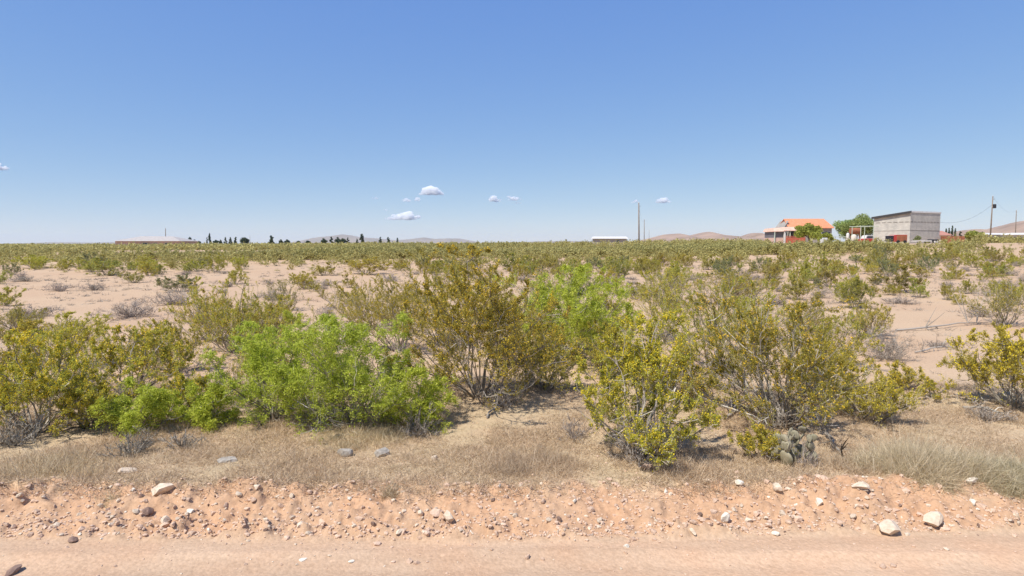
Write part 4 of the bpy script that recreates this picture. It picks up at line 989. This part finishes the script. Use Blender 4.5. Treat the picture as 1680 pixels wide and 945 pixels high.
# low detail prototypes as arrays
def lod(seed, Hh, W, n, leaf):
    r = np.random.default_rng(seed); S, SR, B, BR, T, TR, r = shrub(Hh, W, seed, 12, 5, 4, .012)
    c, d = crown_pts(B, T, n, r); c = c + r.normal(size=c.shape) * leaf * .5
    u = unit(r.normal(size=c.shape) + d * .3) * leaf * .5; wv = unit(np.cross(u, r.normal(size=c.shape))) * leaf * .36
    return quads(c, u, wv)
LODM = [lod(400 + k, 1.25, 1.9, 420, .13) for k in range(6)]
LODF = [lod(420 + k, 1.25, 1.9, 70, .34) for k in range(6)]

# hand-placed middle distance plants (px, base py, width px, height px, proto, scale factor kind)
MID = [(295, 478, 82, 32, 'creosote_bush'), (1312, 477, 54, 36, 'creosote_bush'), (1478, 480, 95, 44, 'creosote_bush'), (1402, 506, 72, 54, 'creosote_bush'), (1553, 492, 34, 30, 'creosote_bush'),
       (1590, 482, 40, 26, 'creosote_bush'), (1568, 458, 50, 22, 'creosote_bush'), (1510, 455, 40, 20, 'creosote_bush'), (178, 452, 92, 30, 'creosote_bush'), (245, 447, 70, 22, 'creosote_bush'), (218, 464, 44, 20, 'creosote_bush'),
       (600, 450, 100, 32, 'creosote_bush'), (530, 452, 66, 22, 'creosote_bush'), (575, 472, 44, 22, 'creosote_bush'), (1010, 452, 60, 30, 'creosote_bush'), (1115, 452, 60, 26, 'creosote_bush'), (1190, 458, 70, 26, 'creosote_bush'),
       (1270, 455, 36, 20, 'creosote_bush'), (1070, 446, 44, 24, 'creosote_bush'), (905, 448, 46, 30, 'creosote_bush'), (940, 446, 50, 22, 'creosote_bush'), (120, 438, 90, 22, 'creosote_bush'), (8, 502, 60, 34, 'creosote_bush'), (150, 446, 60, 22, 'creosote_bush'),
       (60, 440, 80, 24, 'creosote_bush'), (320, 445, 60, 20, 'creosote_bush'), (840, 445, 60, 30, 'creosote_bush'), (1360, 452, 44, 20, 'creosote_bush'), (1440, 450, 60, 24, 'creosote_bush'), (1625, 448, 60, 22, 'creosote_bush'), (1180, 440, 40, 18, 'creosote_bush'), (1215, 520, 60, 34, 'creosote_bush'),
       (155, 476, 52, 14, 'grey_shrub'), (97, 478, 44, 14, 'grey_shrub'), (215, 520, 110, 26, 'grey_shrub'), (60, 520, 100, 22, 'grey_shrub'), (285, 500, 90, 24, 'grey_shrub'), (40, 462, 60, 12, 'grey_shrub'), (505, 468, 50, 14, 'grey_shrub'), (450, 492, 60, 20, 'grey_shrub'),
       (1275, 500, 60, 14, 'grey_shrub'), (1480, 498, 80, 12, 'grey_shrub'), (1135, 460, 30, 10, 'grey_shrub'), (1255, 470, 30, 12, 'grey_shrub'), (1300, 530, 60, 14, 'grey_shrub'), (640, 462, 50, 14, 'grey_shrub'), (1610, 520, 70, 20, 'grey_shrub'), (1000, 470, 40, 12, 'grey_shrub'), (1655, 452, 50, 12, 'grey_shrub'), (1540, 570, 60, 12, 'grey_shrub'), (100, 545, 80, 16, 'grey_shrub'), (330, 530, 70, 22, 'grey_shrub')]
cand = []
for i, (px, pb, wp, hp, kd) in enumerate(MID):
    x, y, z = gp(px, pb); s = y / F; cand.append((x, y, z, wp * s, hp * s, kd)); OCC.append((x, y, wp * s * .5))
# scattered ones on a jittered grid, denser with distance, leaving sandy clearings
def fits(x, y, r0):
    for ox, oy, orr in OCC:
        if (ox - x) ** 2 + (oy - y) ** 2 < (orr + r0) ** 2 * .8: return False
    return True
rs = np.random.default_rng(99)
for k in range(2600):
    az = rs.uniform(-.80, .80); rr_ = 13 + 67 * rs.random() ** .62; x, y = rr_ * math.sin(az), rr_ * math.cos(az)
    if y < 11: continue
    px, py = to_px(x, y, H1(x, y)); n = float(fbm(np.array([x * .09]), np.array([y * .09]), 77, 3)[0])
    clear = (px < 340 and 446 < py < 520) or (540 < px < 700 and 452 < py < 520) or (1460 < px < 1640 and 488 < py < 600) or (1180 < px < 1300 and 455 < py < 470)
    clear = clear or (330 < px < 640 and 438 < py < 462)
    dens = .22 if y < 24 else .58 if y < 48 else .74
    if clear: dens = .07
    if px > 900 and y < 48: dens *= 1.5
    if rs.random() > dens + n * 1.6 * (y > 24): continue
    grey = rs.random() < (.42 if y < 45 else .2); W = rs.uniform(.7, 1.9) if not grey else rs.uniform(.5, 1.3)
    if y > 48: W *= 1.15
    if not fits(x, y, W * .42): continue
    OCC.append((x, y, W * .45)); cand.append((x, y, H1(x, y), W, W * rs.uniform(.5, .78) if not grey else W * rs.uniform(.22, .4), 'grey_shrub' if grey else 'creosote_bush'))
nC = 0; nG = 0; sharedC = {}; rest = []
cand.sort(key=lambda c: c[1] - .0)
n_near = 26
seq = {}
for x, y, z, W, Hh, kd in cand:
    lim = 272 if kd == 'creosote_bush' else 160
    cnt = nC if kd == 'creosote_bush' else nG
    if cnt >= lim: rest.append((x, y, z, W, Hh)); continue
    px, py = to_px(x, y, z); k = random.randrange(len(PROTO[kd])); z = H1(x, y)
    b0 = {'creosote_bush': (1.2, 1.75), 'grey_shrub': (.5, 1.2)}[kd]; sw = W / b0[1]; sh = Hh / b0[0] * 1.05
    size = 'broad' if W > 1.6 else 'middling' if W > 1.05 else 'small'
    shape = 'low' if Hh / W < .42 else 'rounded' if Hh / W < .62 else 'upright'
    if kd == 'creosote_bush':
        nC += 1; lab = f"{size} {shape} {['olive', 'yellow flecked'][k % 2] if k < 6 else 'grey green'} creosote {band(y)}, {vis(px, py)}"
        g = 'creosote bushes ' + band(y) + ' ' + vis(px, py)
    else:
        nG += 1; lab = f"{size} grey dry shrub {band(y)}, {vis(px, py)}"; g = 'grey dry shrubs ' + band(y) + ' ' + vis(px, py)
    put(PROTO[kd][k], kd, lab, 'bush' if kd == 'creosote_bush' else 'shrub', (x, y, z - .02), random.random() * 6.28, g, (sw, sw, sh))

# the remaining scrub: one mass nobody could count
def far_scrub():
    Vs = []; Fs = []; n0 = 0; r = np.random.default_rng(3)
    def add(x, y, z, W, Hh, L):
        nonlocal n0
        V, q = L[r.integers(len(L))]; a = r.random() * 6.28; ca, sa = math.cos(a), math.sin(a); sx = W / 1.9; sz = Hh / 1.25
        X = (V[:, 0] * ca - V[:, 1] * sa) * sx + x; Y = (V[:, 0] * sa + V[:, 1] * ca) * sx + y; Z = V[:, 2] * sz + z - .03
        Vs.append(np.stack([X, Y, Z], 1)); Fs.append(q + n0); n0 += len(V)
    for x, y, z, W, Hh in rest: add(x, y, z, W, Hh, LODM)
    N = 9000; az = r.uniform(-.86, .86, N * 2); rr = 72 + 350 * r.random(N * 2) ** 1.55
    x = rr * np.sin(az); y = rr * np.cos(az); nn = fbm(x * .05, y * .05, 78, 3)
    px = 840 + F * x / y
    n2 = fbm(x * .018, y * .011, 79, 3); keep = (y > 66) & (r.random(N * 2) < .46 + nn * 2.0 + n2 * 2.4)
    # a cleared sandy track below the long shed
    keep &= ~((px > 890) & (px < 1010) & (y > 92) & (y < 104))
    # yard in front of the buildings stays low
    x, y, px, rr = x[keep], y[keep], px[keep], rr[keep]; z = height(x, y)
    for i in range(len(x)):
        W = r.uniform(1.2, 2.6) * (1 + rr[i] / 500); Hh = r.uniform(.7, 1.35)
        if 1255 < px[i] < 1600 and 112 < y[i] < 160:
            continue
        if 1255 < px[i] < 1560 and y[i] > 72: Hh *= .42
        if 1490 < px[i] < 1548 and y[i] > 80: continue
        Hh *= .75 + .6 * float(vnoise(np.array([x[i] * .06]), np.array([y[i] * .06]), 90)[0])
        add(x[i], y[i], z[i], W, Hh, LODM if rr[i] < 130 else LODF)
    N = 2600; az = r.uniform(-.86, .86, N); rr = r.uniform(420, 1500, N); x = rr * np.sin(az); y = rr * np.cos(az); z = height(x, y)
    for i in range(N): add(x[i], y[i], z[i], r.uniform(5, 12), r.uniform(1.0, 1.7), LODF)
    V = np.concatenate(Vs); q = np.concatenate(Fs)
    o = link('far_scrub', new_mesh('far_scrub', V, q.ravel(), np.full(len(q), 4), M['scrub']))
    tag(o, 'olive creosote scrub covering the flat out to the horizon', 'scrub', None, 'stuff')
    print('far scrub', len(x), 'quads', len(q))
far_scrub()

# ------------------------------------------------------------------ ground cover: straw, twigs, pebbles
def straw():
    r = np.random.default_rng(12); N = 520000
    x = r.uniform(-9.5, 9.5, N); e = edge_y(x); d = .42 + 4.8 * r.random(N) ** 1.35; y = e + d
    n = vnoise(x * 1.7, y * 1.9, 41) * .6 + vnoise(x * 5, y * 5, 42) * .4
    k = r.random(N) < np.clip((vnoise(x * .9, y * 1.3, 47) * .55 + n * .6 - .27) * 2.6, .06, 1) * (1 - .45 * (d > 3.4)) * sstep(.4, .8, d); x, y, n = x[k], y[k], n[k]; N = len(x)
    z = height(x, y); L = r.uniform(.03, .10, N) * (.5 + n * 1.0); dv = unit(np.stack([r.normal(size=N), r.normal(size=N), .1 + np.abs(r.normal(size=N)) * .6], 1))
    t = np.linspace(0, 1, 3)[None, :, None]; P = np.stack([x, y, z - .004], 1)[:, None] + dv[:, None] * L[:, None, None] * t; P += r.normal(size=(N, 1, 3)) * t ** 2 * L[:, None, None] * .3
    P[:, :, 2] = np.maximum(P[:, :, 2], z[:, None] - .004)
    wv = unit(np.cross(dv, r.normal(size=(N, 3))))[:, None] * (.0024 * (1 - .7 * t)) * r.uniform(.6, 1.5, (N, 1, 1))
    V = np.stack([P - wv, P + wv], 2).reshape(-1, 3); i = np.arange(N)[:, None] * 6; j = np.arange(2)[None] * 2
    q = np.stack([i + j, i + j + 1, i + j + 3, i + j + 2], -1).reshape(-1, 4)
    tag(link('dry_grass', new_mesh('dry_grass', V, q.ravel(), np.full(len(q), 4), M['straw'])), 'short tangled straw coloured grass on the verge above the bank', 'grass', None, 'stuff')
straw()
def litter():
    r = np.random.default_rng(31); K = 9000; az = r.uniform(-.8, .8, K); rr = 9.5 + 55 * r.random(K) ** 1.25; x = rr * np.sin(az); y = rr * np.cos(az)
    k = (y > 9) & (r.random(K) < np.clip(.35 + 2.4 * fbm(x * .25, y * .25, 92, 3), .06, 1)); x, y, rr = x[k], y[k], rr[k]; K = len(x); n = 26
    size = r.uniform(.06, .24, K); X = np.repeat(x, n) + r.normal(size=K * n) * np.repeat(size, n) * .5; Y = np.repeat(y, n) + r.normal(size=K * n) * np.repeat(size, n) * .5
    Z = height(X, Y); L = np.repeat(size, n) * r.uniform(.3, 1.1, K * n); dv = unit(r.normal(size=(K * n, 3)) * [1, 1, .5] + [0, 0, .45]); dv[:, 2] = np.abs(dv[:, 2])
    P0 = np.stack([X, Y, Z - .01], 1); P1 = P0 + dv * L[:, None]; wd = (.0022 + .00016 * np.repeat(rr, n))[:, None]
    wv = unit(np.cross(dv, r.normal(size=dv.shape))) * wd; V = np.stack([P0 - wv, P0 + wv, P1 + wv * .3, P1 - wv * .3], 1).reshape(-1, 3)
    q = np.arange(len(V)).reshape(-1, 4)
    tag(link('dry_litter', new_mesh('dry_litter', V, q.ravel(), np.full(len(q), 4), M['deadtwig'])), 'dry twigs and tiny dead tufts littering the sand between the bushes', 'litter', None, 'stuff')
litter()
def rock_mesh(s, seed, sub=2, flat=.7):
    r = np.random.default_rng(seed); V, Fc = (ICO2 if sub == 2 else ICO1); V = V.copy()
    for _ in range(10):   # chop facets
        nrm = unit(r.normal(size=3)); dd = r.uniform(.42, .80); pr = V @ nrm; V = V - np.outer(np.maximum(pr - dd, 0), nrm)
    V *= 1.15 * (1 + .05 * r.normal(size=(len(V), 1))); V *= np.array([1, r.uniform(.55, .9), flat]) * s
    return V, Fc
def gravel():
    r = np.random.default_rng(21); b = MB(); N = 12500
    x = r.uniform(-9, 9, N); mid = r.random(N); d = np.where(mid < .78, np.where(mid < .42, .02 + np.abs(r.normal(size=N)) * .17, np.where(mid < .60, .62 + r.normal(size=N) * .12, r.beta(1.3, 1.7, N) * .95 - .06)), np.where(mid < .84, -np.abs(r.normal(size=N)) * .4, r.uniform(-3.2, 5, N))); y = edge_y(x) + d
    s = .0055 + .014 * r.random(N) ** 2.8; s[r.random(N) < .06] *= 1.9; s = np.where(d > 1.2, s * .8, s); s = np.where(d < -.1, s * .55, s)
    z = height(x, y)
    base = [rock_mesh(1, 500 + k, 1, .7) for k in range(12)]
    mi = r.choice(4, N, p=[.84, .13, .015, .015])
    for i in range(N):
        V, Fc = base[i % 12]; a = r.random() * 6.28; ca, sa = math.cos(a), math.sin(a)
        W = np.stack([V[:, 0] * ca - V[:, 1] * sa, V[:, 0] * sa + V[:, 1] * ca, V[:, 2]], 1) * s[i] * 1.35 + [x[i], y[i], z[i] + s[i] * .08]
        b.add(W, Fc, mi[i])
    tag(link('gravel', b.mesh('gravel', [M['rock_pink'], M['rock_pale'], M['rock_white'], M['rock_dark']])), 'small pebbles and clods strewn over the red bank and road edge', 'gravel', None, 'stuff')
gravel()
def stone(px, py, wpx, mat, label, seed, flat=.6, group='stones by the road', hpx=None, rot=None):
    x, y, z = gp(px, py); s = wpx * y / F * .5; V, Fc = rock_mesh(s, seed, 2, flat)
    V = V[:, [0, 1, 2]] ; b = MB().add(V, Fc)
    o = link('stone', b.mesh('stone', M[mat]), None, (x, y, z + s * flat * .45)); o.rotation_euler = (0, random.uniform(-.25, .25), seed * .7 if rot is None else rot)
    tag(o, label, 'stone', group)
stone(566, 749, 27, 'rock_grey', 'grey stone in the straw, nearer the mesquite side of the matching pair', 1, .8, rot=.2)
stone(629, 749, 27, 'rock_grey', 'grey stone in the straw, the one of the pair beside the small cream stone', 2, .8, rot=.3)
stone(376, 757, 34, 'rock_grey', 'flat bluish grey stone lying alone in the verge', 3, .3, rot=.1)
stone(262, 811, 44, 'rock_pale', 'large pale pink stone on the bank top below the smallest mesquite', 4, .5, rot=0)
stone(713, 757, 14, 'rock_pale', 'small cream stone in the straw past the grey pair', 5, .9)
stone(1459, 872, 40, 'rock_pale', 'big buff stone at the road edge, first of the twin stones', 6, .75, rot=.5)
stone(1533, 866, 38, 'rock_pale', 'big buff stone at the road edge, twin nearer the picture edge', 7, .75, rot=.6)
stone(737, 856, 22, 'rock_pale', 'tall cream stone leaning in the middle of the rubble bank', 8, 1.1)
stone(716, 849, 22, 'rock_pink', 'pink stone touching the tall cream stone', 9, .8)
stone(1190, 858, 17, 'rock_white', 'upright white stone on the bank under the prickly pear side', 10, 1.2)
stone(1092, 809, 11, 'rock_white', 'small bright white stone on the bank top below the closest creosote', 11, .8)
stone(1343, 828, 14, 'rock_white', 'small white stone on the bank below the brown branch', 12, .9)
stone(1411, 801, 28, 'rock_pale', 'flat cream stone on the bank top by the largest grassy mound', 13, .5)
stone(1594, 798, 20, 'rock_white', 'flat white stone below the grassy mound at the picture edge', 14, .5)
stone(242, 846, 20, 'rock_dark', 'dark brown clod under the large pale pink stone', 15, .7)
stone(122, 888, 20, 'rock_dark', 'dark brown stone at the foot of the bank beneath the pink stone', 16, .5)
stone(272, 858, 18, 'rock_pale', 'cream stone beside the dark brown clod', 17, .8)
stone(313, 842, 13, 'rock_white', 'small white stone alone on the reddish bank', 18, .7)
stone(205, 775, 34, 'rock_pale', 'long pale flat stone half sunk in the straw', 19, .35, rot=.4)
stone(20, 942, 34, 'rock_dark', 'brown stone in the road at the bottom corner', 20, .35)
stone(1136, 878, 14, 'rock_pale', 'cream stone at the bank foot below the upright white one', 21, .7)
stone(1272, 879, 13, 'rock_white', 'little white stone at the bank foot before the twin stones', 22, .7)
stone(1038, 888, 14, 'rock_pink', 'pink stone at the bank foot below the closest creosote', 23, .7)
stone(655, 877, 16, 'rock_pale', 'cream stone at the bank foot before the tall leaning one', 24, .7)
stone(1277, 812, 22, 'rock_pale', 'pale stone on the bank top just under the prickly pear', 25, .7)
stone(1215, 800, 18, 'rock_white', 'whitish stone on the bank top near the prickly pear sprig', 26, .6)
stone(690, 845, 16, 'rock_pale', 'pale stone next to the pink one in the rubble', 27, .8)
stone(495, 920, 16, 'rock_white', 'flat white chip in the middle of the road', 28, .25)
stone(577, 922, 15, 'rock_white', 'flat white chip in the road nearer the rubble middle', 29, .25)
stone(1060, 770, 26, 'rock_pink', 'pink lump of earth showing at the closest creosote foot', 30, .6)
r_ = np.random.default_rng(44)
PR = [[MB().add(*rock_mesh(1, 600 + k * 5 + j, 2, .65)).mesh('stone', M[m_]) for k in range(4)] for j, m_ in enumerate(('rock_pink', 'rock_pale', 'rock_dark', 'rock_white'))]
NAMES = ['pinkish', 'cream', 'dark brown', 'whitish']
for i in range(230):
    px = r_.uniform(0, 1680); top = 808 + 8 * math.sin(px / 130); py = r_.uniform(top, 884 - max(0, px - 1100) * .03) if r_.random() < .9 else r_.uniform(890, 940)
    j = int(r_.choice(4, p=[.68, .22, .05, .05])); x, y, z = gp(px, py); s = (.014 + .024 * r_.random() ** 1.8)
    o = link('stone', PR[j][i % 4], None, (x, y, z + s * .12)); o.scale = (s, s * r_.uniform(.7, 1.2), s * r_.uniform(.8, 1.3)); o.rotation_euler = (r_.normal() * .3, r_.normal() * .3, r_.random() * 6)
    LM = [(0, 'by the picture corner'), (90, 'near the dark foot stone'), (190, 'by the large pale pink stone'), (300, 'past the large pale pink stone'), (400, 'under the largest mesquite'), (520, 'below the grey stone pair'),
          (640, 'beside the tall cream stone'), (770, 'under the tallest creosote'), (890, 'before the closest creosote'), (1020, 'under the closest creosote'), (1130, 'by the upright white stone'), (1230, 'under the prickly pear'),
          (1330, 'under the crooked branch'), (1430, 'around the twin stones'), (1560, 'past the twin stones')]
    lm = [b_ for a_, b_ in LM if px >= a_][-1]
    up = 'upper' if py < 822 else 'mid' if py < 845 else 'low' if py < 866 else 'foot' if py < 888 else 'road'
    where = {'upper': 'on the bank top', 'mid': 'on the upper bank', 'low': 'on the lower bank', 'foot': 'at the bank foot', 'road': 'loose on the road'}[up]
    sz = 'tiny' if s < .0165 else 'small' if s < .023 else 'fist sized'
    tag(o, f'{sz} {NAMES[j]} stone {where}, {lm}', 'stone', f'{NAMES[j]} stones {where} {lm}')
print('creosotes', nC, 'grey', nG, 'objects', len(bpy.data.objects))
